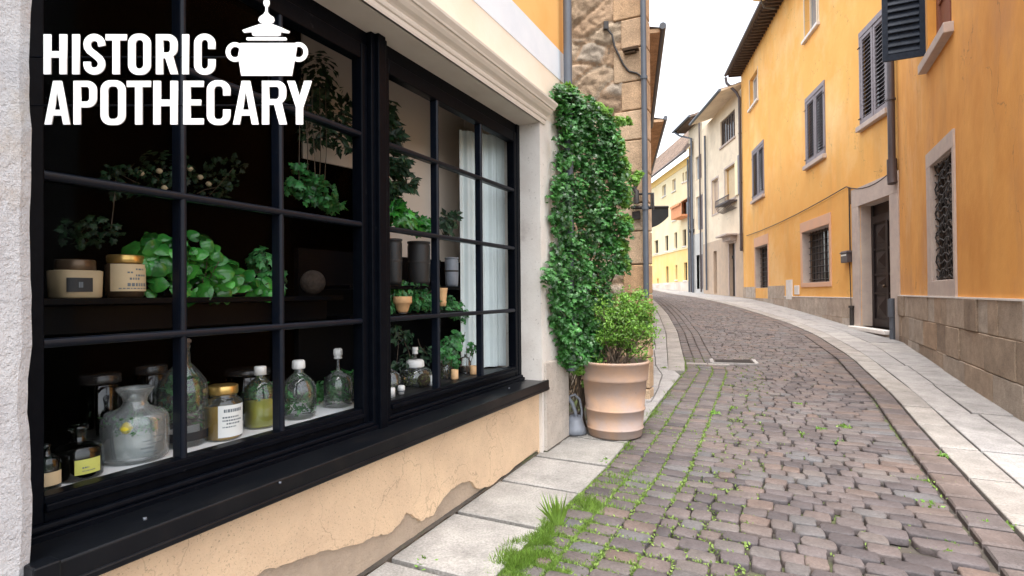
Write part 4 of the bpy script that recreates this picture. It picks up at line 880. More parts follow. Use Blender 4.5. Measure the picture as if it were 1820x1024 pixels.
def glyph(ch, x0, x1, y0, y1):
    w = 38; W_ = x1 - x0; ym = (y0 + y1) / 2
    if ch == 'H': return [[(x0, y0), (x0 + w, y0), (x0 + w, ym - 16), (x1 - w, ym - 16), (x1 - w, y0), (x1, y0), (x1, y1), (x1 - w, y1), (x1 - w, ym + 18), (x0 + w, ym + 18), (x0 + w, y1), (x0, y1)]]
    if ch == 'I': return [[(x0, y0), (x1, y0), (x1, y1), (x0, y1)]]
    if ch == 'T': m = (x0 + x1) / 2; return [[(x0, y0), (x1, y0), (x1, y0 + 32), (m + w / 2, y0 + 32), (m + w / 2, y1), (m - w / 2, y1), (m - w / 2, y0 + 32), (x0, y0 + 32)]]
    if ch == 'E': return [[(x0, y0), (x1, y0), (x1, y0 + 32), (x0 + w, y0 + 32), (x0 + w, ym - 16), (x1 - 14, ym - 16), (x1 - 14, ym + 14), (x0 + w, ym + 14), (x0 + w, y1 - 32), (x1, y1 - 32), (x1, y1), (x0, y1)]]
    if ch == 'O': return [rrect(x0, y0 - 3, x1, y1 + 3, 52, 52), rrect(x0 + w, y0 + 29, x1 - w, y1 - 29, 21, 24)]
    if ch == 'C':
        o = arc(x1 - 54, y0 + 49, 54, 52, 0, -90) + arc(x0 + 54, y0 + 49, 54, 52, -90, -180) + arc(x0 + 54, y1 - 49, 54, 52, 180, 90) + arc(x1 - 54, y1 - 49, 54, 52, 90, 0)
        i = arc(x1 - w - 20, y1 - 50, 20, 22, 0, 90) + arc(x0 + w + 20, y1 - 50, 20, 22, 90, 180) + arc(x0 + w + 20, y0 + 50, 20, 22, 180, 270) + arc(x1 - w - 20, y0 + 50, 20, 22, -90, 0)
        return [[(x1, y0 + 78)] + o + [(x1, y1 - 80), (x1 - w, y1 - 80)] + i + [(x1 - w, y0 + 78)]]
    if ch == 'S':
        h = y1 - y0; q = w / 2; rx = W_ / 2 - q; cx = (x0 + x1) / 2
        p = [(x1 - q + 2, y0 + 62)] + arc(cx, y0 + 52, rx, 52 - q + 3, 0, -180, 14) + [(x0 + q + 2, y0 + 70), (x0 + q + 14, y0 + 88), (cx, ym), (x1 - q - 12, y1 - 84), (x1 - q - 1, y1 - 66)] + arc(cx, y1 - 52, rx, 52 - q + 3, 0, 180, 14) + [(x0 + q, y1 - 66)]
        return [ribbon(p, w - 1)]
    if ch == 'A': return [[((x0 + x1) / 2 - 22, y0), ((x0 + x1) / 2 + 22, y0), (x1, y1), (x1 - 36, y1), (x1 - 45, y1 - 48), (x0 + 45, y1 - 48), (x0 + 36, y1), (x0, y1)], [((x0 + x1) / 2, y0 + 58), (x1 - 51, y1 - 78), (x0 + 51, y1 - 78)]]
    if ch == 'P': return [[(x0, y0)] + arc(x1 - 48, y0 + 50, 48, 50, -90, 0) + arc(x1 - 48, y0 + 92, 48, 50, 0, 90) + [(x0 + w, y0 + 142), (x0 + w, y1), (x0, y1)], [(x0 + w, y0 + 31)] + arc(x1 - w - 17, y0 + 51, 17, 20, -90, 0) + arc(x1 - w - 17, y0 + 91, 17, 20, 0, 90) + [(x0 + w, y0 + 111)]]
    if ch == 'R': return [[(x0, y0)] + arc(x1 - 50, y0 + 50, 46, 50, -90, 0) + arc(x1 - 50, y0 + 76, 46, 46, 0, 60) + [(x1, y1), (x1 - 40, y1), (x1 - 68, y0 + 128), (x0 + w, y0 + 128), (x0 + w, y1), (x0, y1)], [(x0 + w, y0 + 31)] + arc(x1 - 4 - w - 17, y0 + 50, 17, 19, -90, 0) + arc(x1 - 4 - w - 17, y0 + 79, 17, 19, 0, 90) + [(x0 + w, y0 + 98)]]
    if ch == 'Y': m = (x0 + x1) / 2; return [[(x0, y0), (x0 + 40, y0), (m, y0 + 84), (x1 - 40, y0), (x1, y0), (m + w / 2, y0 + 142), (m + w / 2, y1), (m - w / 2, y1), (m - w / 2, y0 + 142)]]
def cutout(name, loops, mt, parent, dy=0):
    cu = bpy.data.curves.new(name, 'CURVE'); cu.dimensions = '2D'; cu.fill_mode = 'BOTH'; cu.extrude = .002
    for lp in loops:
        sp_ = cu.splines.new('POLY'); sp_.points.add(len(lp) - 1); sp_.use_cyclic_u = True
        for k, (a, b) in enumerate(lp): x, z = zp(a, b); sp_.points[k].co = (x, z, 0, 1)
    o = bpy.data.objects.new(name, cu); col.objects.link(o)
    dg = bpy.context.evaluated_depsgraph_get(); me = bpy.data.meshes.new_from_object(o.evaluated_get(dg)); bpy.data.objects.remove(o)
    me.transform(Matrix.Translation(Vector((0, YS, EYE)) - Vector(parent_loc(parent))) @ Matrix.Rotation(R(90), 4, 'X')); me.materials.clear(); me.materials.append(mt); me.name = name
    o = bpy.data.objects.new(name, me); col.objects.link(o); o.parent = parent; return o
x_, z_ = zp(55, 425)
sign = thing('shop_sign', 'projecting sign of white cut letters reading HISTORIC APOTHECARY with a lidded pot emblem', 'sign', (x_, YS, z_ + EYE))
row1 = [('H', 115, 238), ('I', 268, 306), ('S', 328, 443), ('T', 447, 558), ('O', 567, 687), ('R', 716, 834), ('I', 856, 891), ('C', 920, 1033)]
row2 = [('A', 120, 256), ('P', 275, 398), ('O', 420, 552), ('T', 560, 687), ('H', 702, 831), ('E', 862, 970), ('C', 988, 1113), ('A', 1128, 1265), ('R', 1283, 1416), ('Y', 1418, 1549)]
for ch, a, b in row1: cutout('letter', glyph(ch, a, b, 185, 398), M['white'], sign)
for ch, a, b in row2: cutout('letter', glyph(ch, a, b, 434, 667), M['white'], sign)
ring_pts = lambda cx, cy: [arc(cx, cy, 50, 52, 0, 360, 30)[:-1], arc(cx, cy, 27, 29, 0, 360, 24)[:-1]]
cutout('pot_emblem', [[(1168, 232), (1472, 232), (1462, 300), (1443, 406), (1172, 406), (1155, 300)]], M['white'], sign)
for cx in (1137, 1477): 
    o = cutout('pot_handle', ring_pts(cx, 278), M['white'], sign); o.location.y += .0021
cutout('pot_rim', [rrect(1199, 202, 1415, 217, 6, 7)], M['white'], sign)
cutout('pot_lid', [[(1177, 163), (1225, 146), (1270, 131), (1340, 131), (1390, 150), (1432, 170), (1424, 179), (1384, 173), (1382, 190), (1365, 194), (1245, 194), (1232, 190), (1228, 172), (1186, 176)]], M['white'], sign)
cutout('pot_finial', [arc(1307, 16, 16, 24, 110, 430, 16) + [(1312, 45), (1312, 62), (1322, 78), (1345, 94), (1349, 110), (1342, 122), (1330, 127), (1284, 127), (1272, 122), (1263, 110), (1268, 94), (1292, 76), (1301, 62), (1302, 45)]], M['white'], sign)
rd = MB()
for yy in (300, 560):
    for k, (xa, xb) in enumerate(((20, 1480 if yy == 300 else 1540),)):
        p0, p1 = zp(xa, yy), zp(xb, yy); rd.tube([(p0[0], YS + .008, p0[1] + EYE), (p1[0], YS + .008, p1[1] + EYE)], .0025, 6)
for xx in (1307,):
    p0, p1 = zp(xx, 20), zp(xx, 560); rd.tube([(p0[0], YS + .0125, p0[1] + EYE), (p1[0], YS + .0125, p1[1] + EYE)], .002, 6)
rd.build('support_rod', M['black'], sign)
#@@PART3
# ================================================================== NEAR HOUSE OPPOSITE
s1e = R1.s_at(12.6)
h1 = thing('orange_house', 'near deep-orange house with tall lattice window, open blue shutter and stone block plinth', 'house', R1.P(R1.s_at(8), 0, gz(8)))
wa, wb = R1.s_at(8.43), R1.s_at(9.72); ua, ub = R1.s_at(8.42), R1.s_at(9.86)
ops = [(wa, wb, .15, 2.14, .14), (ua, ub, 4.02, 5.9, .25)]
mb = wall_panel(MB(), R1, R1.s_at(4.6), s1e, -.12, 8.5, ops); shell(mb, R1, R1.s_at(4.6), s1e, -1.9, 8.5, 6); mb.build('wall', M['orange1'], h1)
bk = MB(); blocks(bk, R1, R1.s_at(4.6), s1e, [-.12, -.56, -1.02, -1.75], -.08, .045, .8, jit=.55, seed=21, gap=.006, rough=.03); bk.build('plinth', M['stoneblocks'], h1, bevel=.008)
MB().box(R1, R1.s_at(4.6), s1e, -.1, .032, -1.76, -.125).build('plinth_joint', M['mortar'], h1)
MB().box(R1, R1.s_at(4.6), s1e, -.06, .052, -.128, -.105).build('plinth_cap', M['white_stone'], h1)
window(h1, R1, wa, wb, .15, 2.14, .14, grille=(8, 16, -.055, 'wavy'), cross=(0, 0))
surround(h1, R1, wa, wb, .15, 2.14, .3, d=.03, lining=.09, mt=M['surround'], fl=.1, ft=.26)
window(h1, R1, ua, ub, 4.02, 5.9, .18, frame=M['redwood'], pane=M['redwood'], cross=(1, 1), fw=.12)
MB().box(R1, ua - .12, ub + .12, -.15, .13, 3.84, 4.0).build('sill', M['surround'], h1, bevel=.012)
hinge = R1.P(ub + .02, .03, 0)
SW = Wall(hinge[0], hinge[1], R1.n[0], R1.n[1], -1)
if SW.n[1] > 0: SW.n = (-SW.n[0], -SW.n[1])
shutter(h1, SW, 0, .64, 4.13, 6.2, 0, M['shutterblue'], n=15, fw=.085, slat=.42, back=True)
# downpipe at the joint of the two orange houses
pp = [R2.P(.02, .12, z) for z in (12, 6, 3.0, 2.45, 2.4)]
h2 = thing('orange_house', 'long orange house with carved door, louvred shutters and dark eaves', 'house', R2.P(R2.s_at(20), 0, gz(20)))
pipe(h2, pp, .075, M['pipebrown'], brackets=[R2.P(.02, .12, z) for z in (4.3, 2.75)])
MB().tube([R2.P(.02, .12, 2.95), R2.P(.02, .12, 2.5), R2.P(.0, .12, 2.4)], .1, 14).build('pipe_shoe', M['pipebrown'], h2)
# ================================================================== LONG ORANGE HOUSE
def s2(y): return R2.s_at(y)
def r2y(px):                     # depth where a pixel column meets the wall
    return R2.s_at(0) and None
def S2(px): return R2.hit(px, 518)[0]
e2 = s2(28.4)
dA, dB = S2(1586), S2(1530); g1a, g1b = S2(1476), S2(1427); g2a, g2b = S2(1366), S2(1343)
m1a, m1b = S2(1583), S2(1537); m2a, m2b = S2(1470), S2(1438); m3a, m3b = S2(1360.5), S2(1341)
t1a, t1b = S2(1462), S2(1437); t2a, t2b = S2(1352), S2(1337)
ops = [(dA, dB, -.93, 2.2, .34), (g1a, g1b, .27, 2.0, .34), (g2a, g2b, .15, 2.02, .34), (m1a, m1b, 4.22, 6.5, .1), (m2a, m2b, 4.15, 6.25, .1), (m3a, m3b, 4.2, 6.4, .1), (t1a, t1b, 8.35, 10.0, .2), (t2a, t2b, 8.6, 10.0, .2)]
mb = wall_panel(MB(), R2, 0, e2, -2, 11.05, ops); shell(mb, R2, 0, e2, -2, 11.05, 7); mb.build('wall', M['orange2'], h2)
roof(h2, R2, 0, e2, 11.0, .66, 4.5, 2.0, M['tiles'])
sP = S2(1395); sQ = S2(1333)
bk = MB(); blocks(bk, R2, 0.0, dA - .42, [-.2, -.68, -1.3, -1.7], -.05, .035, .9, seed=31, gap=.003); blocks(bk, R2, dB + .42, sP, [-.2, -.75, -1.6], -.05, .035, 1.1, seed=32, gap=.003)
blocks(bk, R2, sP, e2 - .02, [.22, -.3, -1.0], -.05, .035, 1.4, seed=33, gap=.003, skip=[(g2a, g2b, .14, .3)]); bk.build('plinth', M['pinkblocks'], h2, bevel=.005)
MB().box(R2, dB + .42, sP, -.04, .042, -.205, -.18).build('plinth_cap', M['white_stone'], h2)
c1, c2 = S2(1420), S2(1400); MB().box(R2, S2(1409), S2(1399), -.02, .04, -.3, .42).build('stone_patch', M['white_stone'], h2)
mb = MB(); mb.box(R2, S2(1421), S2(1413), -.02, .03, -.12, .2); mb.build('meter_hatch', M['white_stone'], h2, bevel=.01)
surround(h2, R2, g1a, g1b, .27, 2.0, .14, mt=M['paleorange'], fl=.14, ft=.33, bottom=True)
surround(h2, R2, g1a, g1b, .27, 2.0, .002, d=-.002, lining=.28, name='window_reveal', bottom=False)
surround(h2, R2, g2a, g2b, .15, 2.02, .1, mt=M['paleorange'], fl=.1, ft=.42, bottom=False)
surround(h2, R2, g2a, g2b, .15, 2.02, .002, d=-.002, lining=.28, name='window_reveal', bottom=False)
# door with its stone frame
mb = MB(); zb_ = -1.75
mb.box(R2, dB - .012, dB + .001, -.3, -.019, -.93, 2.2).box(R2, dA + .001, dB - .012, -.3, -.019, 2.188, 2.201)
mb.box(R2, dA - .42, dA, -.02, .04, -1.6, 2.2).box(R2, dB, dB + .42, -.02, .04, -1.2, 2.2).box(R2, dA - .42, dB + .42, -.02, .043, 2.2, 2.68)
mb.build('door_surround', M['surround'], h2, bevel=.01)
MB().box(R2, dA - .02, dB + .35, -.34, .2, -1.03, -.93).build('door_step', M['white_stone'], h2, bevel=.02)
MB().box(R2, dA, dB + .3, -.34, .12, -1.5, -1.03).build('step_base', M['pinkblocks'], h2)
dd = -.3; dr = MB(); dr.box(R2, dA, dB, dd - .06, dd, -.93, 2.2)
dm = (dA + dB) / 2
dr.box(R2, dA, dA + .12, dd, dd + .04, -.93, 2.2).box(R2, dB - .12, dB, dd, dd + .04, -.93, 2.2).box(R2, dm - .06, dm + .06, dd, dd + .045, -.93, 1.75).box(R2, dA + .12, dB - .12, dd, dd + .042, 1.72, 1.9).box(R2, dA + .12, dB - .12, dd, dd + .038, -.93, -.72)
for a, b in ((dA + .12, dm - .06), (dm + .06, dB - .12)):
    for z0, z1 in ((-.72, -.1), (0, .38), (.5, 1.02), (1.14, 1.7)):
        cx, cz = (a + b) / 2, (z0 + z1) / 2; m_ = .05
        dr.box(R2, a, b, dd, dd + .03, z1, z1 + .05)
        v = [R2.P(a + m_, dd + .004, z0 + m_), R2.P(b - m_, dd + .004, z0 + m_), R2.P(b - m_, dd + .004, z1 - m_), R2.P(a + m_, dd + .004, z1 - m_), R2.P(cx, dd + .07, cz)]
        dr.add(v, [(0, 1, 4), (1, 2, 4), (2, 3, 4), (3, 0, 4)])
do_ = dr.build('door', M['door'], h2, bevel=.006)
hd = MB(); hd.lathe(G(*[R2.P(dm + .08, dd + .08, .1)[i] - (EYE if i == 2 else 0) for i in range(3)]), [(.001, -.04), (.03, -.03), (.04, 0), (.03, .03), (.001, .04)], 12); hd.build('handle', M['brasslid'], do_)
def blindwin(a, b, c, e, proud=.02):
    m = (a + b) / 2
    fr_ = MB(); fr_.box(R2, a - .07, a, -.02, .035, c, e + .02).box(R2, b, b + .07, -.02, .035, c, e + .02).box(R2, a - .07, b + .07, -.02, .037, e, e + .14); o = fr_.build('window', M['shutter'], h2)
    MB().box(R2, a, b, -.1, -.085, c, e).build('pane', M['darkpane'], o)
    MB().box(R2, a - .12, b + .12, -.05, .12, c - .13, c).build('sill', M['surround'], o, bevel=.01)
    shutter(o, R2, a + .005, m - .008, c + .06, e - .01, -.03, M['shutter'], n=20, slat=.2); shutter(o, R2, m + .008, b - .005, c + .06, e - .01, -.02, M['shutter'], n=20, slat=.2)
    ir = MB()
    for x in (a - .04, b + .04):
        for z in (c + .2, e - .25): ir.tube([R2.P(x - .06, .05, z), R2.P(x + .06, .05, z)], .014, 5)
    ir.build('hinge', M['iron'], o)
blindwin(m1a, m1b, 4.22, 6.5); blindwin(m2a, m2b, 4.15, 6.25); blindwin(m3a, m3b, 4.2, 6.4)
window(h2, R2, g1a, g1b, .27, 2.0, .34, grille=(9, 8, -.22, 'flat'), cross=(1, 0)); window(h2, R2, g2a, g2b, .15, 2.02, .34, grille=(8, 9, -.22, 'flat'), cross=(1, 0))
for a, b, c, e in ((t1a, t1b, 8.35, 10.0), (t2a, t2b, 8.6, 10.0)):
    window(h2, R2, a, b, c, e, .2, frame=M['cream2'], pane=M['palepane'], cross=(1, 0), fw=.09, sill=(.1, .1, .1), sillmat=M['white_stone'])
    mb = MB(); mb.box(R2, a - .06, a, -.02, .02, c, e + .05).box(R2, b, b + .06, -.02, .02, c, e + .05); mb.build('window_surround', M['cream2'], h2)
# boundary pipe, cables and meter box
x0 = e2 - .05
pipe(h2, [R2.P(x0 + .3, .7, 11.0), R2.P(x0 + .3, .65, 10.7), R2.P(x0, .25, 10.1), R2.P(x0, .1, 9.8), R2.P(x0, .1, 5), R2.P(x0, .1, 2.05)], .07, M['pipebrown'], brackets=[R2.P(x0, .1, z) for z in (8, 5.5, 2.9, 2.2)])
def on2(px, py, d=.04): s, z = R2.hit(px, py, d); return R2.P(s, d, z)
cb = MB()
def cable(pts, sag=.0, w=None, r=.014):
    out = []
    for (a, b) in zip(pts[:-1], pts[1:]):
        for k in range(8):
            u = k / 8; out.append(tuple(a[i] + (b[i] - a[i]) * u - (sag * 4 * u * (1 - u) if i == 2 else 0) for i in range(3)))
    out.append(pts[-1]); cb.tube(out, r, 6)
cable([on2(1327, 419), on2(1504, 332)], .12); cable([on2(1504, 332), on2(1592, 297)], .22); cable([on2(1509, 333), on2(1511, 446)], r=.018); cable([on2(1512, 334), on2(1512, 363)], r=.01); cable([on2(1510, 467), on2(1513, 546)], r=.012)
cb.build('cable', M['iron'], h2)
a_, b_ = on2(1516, 467), None
s_a, s_b = R2.hit(1512, 456, .05)[0], R2.hit(1500, 456, .05)[0]; zt_, zb2 = R2.hit(1506, 446, .05)[1], R2.hit(1506, 467, .05)[1]
mb = MB(); mb.box(R2, s_a, s_b, 0, .14, zb2, zt_); mb.box(R2, s_a - .02, s_b + .02, 0, .16, zt_ - .07, zt_ - .03); mbx = mb.build('meter_box', M['pipebrown'], h2, bevel=.02)
MB().box(R2, s_a + .05, s_b - .05, .142, .146, zt_ - .14, zt_ - .1).build('paper_label', M['paper'], mbx)
g_ = R2.P(R2.hit(1514, 560, .08)[0], .08, 0)
MB().tube([(g_[0], g_[1], EYE + R2.hit(1514, 546, .08)[1]), (g_[0], g_[1], gz(g_[1]) + EYE - .05)], .055, 10).tube([(g_[0], g_[1], EYE + R2.hit(1514, 546, .08)[1] - .02), (g_[0], g_[1], EYE + R2.hit(1514, 546, .08)[1] + .04)], .08, 10).build('pipe_stub', M['iron'], h2)
g_ = R2.P(.03, .16, 0)
MB().tube([(g_[0], g_[1], EYE - .18), (g_[0], g_[1], gz(g_[1]) + EYE - .05)], .055, 12).tube([(g_[0] - .02, g_[1], EYE - .2), (g_[0] - .02, g_[1], EYE - .6)], .065, 12).build('drain_boot', M['pipe'], h2)
# satellite dish on the roof edge
dp = at_y(1352, -6, 20.5); dsh = thing('satellite_dish', 'pale satellite dish above the dark eaves', 'satellite dish', (dp.x, dp.y + .2, dp.z + EYE))
mb = MB(); mb.lathe(G(dp.x, dp.y, dp.z), [(.001, -.1), (.15, -.085), (.28, -.04), (.36, .02), (.35, .03), (.27, -.02), (.001, -.07)], 20); ds = mb.build('dish', M['palecream'], dsh)
MB().tube([(dp.x, dp.y, dp.z + EYE - .08), (dp.x + .3, dp.y + .4, dp.z + EYE - .2), (dp.x + .75, dp.y + .5, dp.z + EYE - .2)], .03, 8).build('bracket', M['pipe'], dsh)
# ================================================================== HOUSE C
eC = Cw.s_at(35.6)
def SC(px): return Cw.hit(px, 518)[0]
hc = thing('beige_house', 'narrow beige house with gold screened window over a basket balcony', 'house', Cw.P(2, 0, gz(30)))
topa, topb = SC(1310), SC(1284); ga, gb = SC(1309), SC(1291); la, lb_ = SC(1279), SC(1268); da, db_ = SC(1307.5), SC(1297); pa, pb = SC(1275), SC(1269)
ops = [(topa, topb, 8.15, 9.6, .15), (ga, gb, 5.0, 6.75, .2), (la, lb_, 4.6, 6.6, .2), (da, db_, -.25, 2.6, .25), (pa, pb, -.1, 2.4, .25)]
zsp = 4.2
mb = wall_panel(MB(), Cw, 0, eC, 3.0, 10.3, [o for o in ops if o[2] > 3]); mb.build('upper_wall', M['cream2'], hc)
mb = wall_panel(MB(), Cw, 0, eC, -1.5, 3.0, [o for o in ops if o[2] < 3], d=.01); shell(mb, Cw, 0, eC, -1.5, 10.3, 7); mb.build('wall', M['beige2'], hc)
roof(hc, Cw, .1, SC(1262), 10.2, 1.0, 4, 1.6, M['tiles'], soffit=M['cream2'], gmat=M['pipe'], raf=0)
window(hc, Cw, topa, topb, 8.15, 9.6, .12, frame=M['eavewood'], cross=(5, 0), fw=.1, sill=(.1, .1, .08))
window(hc, Cw, ga, gb, 5.0, 6.75, .18, frame=M['gold'], pane=M['creampaper'], cross=(0, 0), fw=.06)
surround(hc, Cw, ga, gb, 5.0, 6.75, .1, mt=M['surround'])
sht = Wall(*Cw.P(ga - .05, .02, 0)[:2], Cw.n[0] + .3 * Cw.d[0] * -1, Cw.n[1] - .3, -1)
mb = MB(); mb.box(Cw, ga - .55, ga - .12, .02, .06, 5.0, 6.8); mb.build('shutter', M['palecream'], hc)
mb = MB(); mb.box(Cw, ga - 1.0, ga - .6, .02, .07, 5.0, 7.0); mb.build('shutter', M['shutter'], hc)
bal = MB(); bal.box(Cw, ga - .3, gb + .3, 0, .45, 4.72, 4.8)
for k in range(12):
    a = ga - .3 + (gb - ga + .6) * k / 11; bal.tube([Cw.P(a, .02, 4.35), Cw.P(a, .3, 4.45), Cw.P(a, .45, 4.75), Cw.P(a, .43, 5.05)], .02, 5)
bal.tube([Cw.P(ga - .3, .43, 5.05), Cw.P(gb + .3, .43, 5.05)], .03, 6); bal.build('balcony', M['pipebrown'], hc)
window(hc, Cw, la, lb_, 4.6, 6.6, .18, frame=M['surround'], pane=M['beige2'], cross=(0, 0)); surround(hc, Cw, la, lb_, 4.6, 6.6, .1)
mb = MB(); mb.box(Cw, da, db_, -.22, -.18, -.25, 2.6).box(Cw, (da + db_) / 2 - .05, (da + db_) / 2 + .05, -.18, -.14, -.25, 2.6).box(Cw, da, db_, -.18, -.13, 1.8, 1.95); mb.build('door', M['iron'], hc)
surround(hc, Cw, da, db_, -.25, 2.6, .12, bottom=False, name='door_surround')
mb = MB(); mb.box(Cw, pa, pb, -.22, -.18, -.1, 2.4); mb.build('cellar_door', M['eavewood'], hc)
mb = MB(); mb.box(Cw, da - .45, db_ + .45, 0, .6, 2.95, 3.05).box(Cw, da - .2, db_ + .2, 0, .3, 2.7, 2.95); mb.build('door_canopy', M['surround'], hc, bevel=.02)
pipe(hc, [Cw.P(SC(1259.5), .12, z) for z in (9.6, 4, .1)], .06, M['pipe'])
# ================================================================== HOUSE D
hd_ = thing('grey_house', 'slim grey-white house with narrow shutters and many downpipes', 'house', Dw.P(1, 0, gz(36.5)))
eD = Dw.s_at(38.3)
def SD(px): return Dw.hit(px, 518)[0]
a, b = .4, 1.3
ops = [(a, b, 4.0, 6.2, .15), (a + .2, b, 7.3, 8.8, .15), (a + .1, b, .2, 2.4, .2)]
mb = wall_panel(MB(), Dw, 0, eD, -1, 11.2, ops); shell(mb, Dw, 0, eD, -1, 11.2, 6); mb.build('wall', M['cream2'], hd_)
mb = wall_panel(MB(), Dw, 0, eD, -1, 3.8, [ops[2]], d=.02); mb.build('lower_wall', M['greyplaster'], hd_)
roof(hd_, Dw, 0, eD + .8, 11.1, .75, 4, 1.6, M['tiles'], soffit=M['tiles'], gmat=M['pipe'], raf=.2)
for o in ops: window(hd_, Dw, *o[:4], o[4], frame=M['greyplaster'], pane=M['palepane'], cross=(1, 0)); shutter(hd_, Dw, o[0] - .42, o[0] - .05, o[2], o[3], .01, M['shutter'])
pipe(hd_, [Dw.P(eD + .6, .8, 11.1), Dw.P(eD + .1, .6, 10.7), Dw.P(1.7, .14, 10.2), Dw.P(1.7, .14, 5), Dw.P(1.7, .14, -.05)], .07, M['pipe'])
pipe(hd_, [Dw.P(.1, .14, z) for z in (10.8, 5, 0)], .05, M['pipebrown'])
pipe(hd_, [Dw.P(2.5, .14, z) for z in (9, 5, 0)], .06, M['pipe'])
lp = at_y(1234, 402, 37.6); lamp = thing('wall_lantern', 'dark wall lantern hanging before the far yellow house', 'lantern', (lp.x, lp.y, lp.z + EYE))
mb = MB(); mb.lathe(G(lp.x, lp.y, lp.z), [(.02, -.45), (.3, -.45), (.36, -.3), (.34, -.2), (.1, -.18)], 14); mb.build('basket', M['iron'], lamp)
mb = MB(); mb.lathe(G(lp.x + .1, lp.y, lp.z), [(.02, -.18), (.28, -.15), (.3, .4), (.32, .45), (.02, .5)], 12); mb.build('lamp_body', M['pipe'], lamp)
MB().tube([(lp.x, lp.y, lp.z + EYE - .3), (lp.x + .5, lp.y, lp.z + EYE - .3)], .04, 6).build('bracket', M['iron'], lamp)
# ================================================================== YELLOW HOUSE
hy = thing('yellow_house', 'far pale yellow house with brown tiled roof closing the street', 'house', Yw.P(5, 0, gz(43)))
def SY(px, d=0): return Yw.hit(px, 518)[0]
def rect(x0, y0, x1, y1):
    """zoomed outline (scale 2.844 from 1130,200) of a window to wall coordinates"""
    X0, X1 = 1130 + x0 / 2.844, 1130 + x1 / 2.844; a = SY(X1); b = SY(X0)
    zt = Yw.hit((X0 + X1) / 2, 200 + y0 / 2.844)[1]; zb = Yw.hit((X0 + X1) / 2, 200 + y1 / 2.844)[1]; return (a, b, zb, zt)
wr = [rect(139, 363, 158, 420), rect(190, 333, 208, 394), rect(243, 300, 251, 348), rect(257, 294, 265, 343), rect(271, 286, 279, 334), rect(190, 465, 210, 543), rect(238, 440, 279, 520),
      rect(98, 645, 116, 712), rect(150, 622, 167, 700), rect(198, 605, 212, 688), rect(240, 590, 258, 675), rect(108, 838, 116, 868), rect(202, 771, 211, 846), rect(245, 758, 261, 849), rect(153, 778, 166, 866), rect(120, 660, 120.5, 661)][:15]
kinds = ['palepane', 'palepane', 'darkpane', 'darkpane', 'darkpane', 'palepane', 'canvas', 'darkpane', 'darkpane', 'darkpane', 'darkpane', 'darkpane', 'darkpane', 'darkpane', 'darkpane']
eY = Yw.s_at(60); zY = 9.35
zb1 = Yw.hit(1190, 449)[1]
ops = [(a, b, c, e, .18) for a, b, c, e in wr]
up = wall_panel(MB(), Yw, -1, eY, zb1, zY, [o for o in ops if o[2] > zb1 - .05]); shell(up, Yw, -1, eY, -1, zY, 7); up.build('wall', M['palecream'], hy)
wall_panel(MB(), Yw, -1, eY, -1, zb1, [o for o in ops if o[3] <= zb1 + .3], d=.0).build('lower_wall', M['yellow'], hy)
MB().box(Yw, -1, eY, -.01, .05, zb1 - .02, zb1 + .1).build('string_band', M['palecream'], hy)
MB().box(Yw, -1, eY, -.01, .04, -.5, 1.0 if False else .75).build('plinth', M['beige'], hy)
MB().box(Yw, -1, eY, -.01, .04, zY - .5, zY).build('eave_band', M['yellow'], hy)
for i, (a, b, c, e) in enumerate(wr):
    if kinds[i] == 'canvas':
        o = window(hy, Yw, a, b, c, e, .18, frame=M['canvas'], pane=M['darkpane'], cross=(1, 0))
        mb = MB(); mb.add([Yw.P(a - .2, .02, e + .1), Yw.P(b + .2, .02, e + .1), Yw.P(a - .2, .8, e - .35), Yw.P(b + .2, .8, e - .35), Yw.P(a - .2, .8, e - .5), Yw.P(b + .2, .8, e - .5)], [(0, 1, 3, 2), (2, 3, 5, 4)]); mb.build('awning', M['canvas'], hy)
        MB().box(Yw, a - .2, b + .3, 0, .7, c - .15, c - .02).box(Yw, a - .2, b + .3, .66, .7, c - .02, c + .75).build('balcony', M['canvas'], hy)
    else: window(hy, Yw, a, b, c, e, .18, frame=M['cream2'] if kinds[i] == 'palepane' else M['eavewood'], pane=M[kinds[i]], cross=(1, 0), fw=.05, sill=(.08, .08, .08), sillmat=M['white_stone'])
roof(hy, Yw, -.8, eY, zY, .6, 3.0, 4.2, M['tiles'], soffit=M['palecream'], raf=0)
pipe(hy, [Yw.P(SY(1233), .15, z) for z in (9.2, 4, .0)], .07, M['pipebrown'])
# ================================================================== STONE HOUSE (beyond the shop)
hs_ = thing('stone_house', 'old rough stone house with pale corner stones rising behind the ivy', 'house', ST.P(0, 0, gz(7.2)))
mb = MB(); mb.face([ST.P(-.0, -.02, -1.9), ST.P(3.2, -.02, -1.9), ST.P(3.2, -.02, 8), ST.P(0, -.02, 8)])
mb.face([L1.P(0, -.0, -1.9), L1.P(4.35, -.0, -1.9), L1.P(4.35, 0, 8), L1.P(0, 0, 8)]); mb.build('wall', M['mortar'], hs_)
r3 = random.Random(77)
from mathutils import noise as mn
nu, nv = 110, 300; VV, TT = [], []
for j in range(nv):
    for i in range(nu):
        s = .28 + 2.68 * i / (nu - 1); z = -1.75 + 8.4 * j / (nv - 1)
        q = Vector((s * 2.3, z * 3.6, .3)); f = mn.noise(q * .8) * .025 + abs(mn.noise(q * 2.2)) * .02 + mn.noise(q * 6) * .018 + mn.noise(q * 15) * .012
        cell = mn.voronoi(Vector((s * 2.0 + .25 * mn.noise(q), z * 3.1 + .25 * mn.noise(q + Vector((9, 0, 0))), 0)))
        d1c, d2c = cell[0][0], cell[0][1]; edge = min(1, (d2c - d1c) * 5)
        VV.append(ST.P(s, -.015 + f + .03 * edge, z)); TT.append(abs(math.sin(cell[1][0][0] * 91.7 + cell[1][0][1] * 37.3)) * (.75 + .25 * edge))
FF = [(j * nu + i, j * nu + i + 1, (j + 1) * nu + i + 1, (j + 1) * nu + i) for j in range(nv - 1) for i in range(nu - 1)]
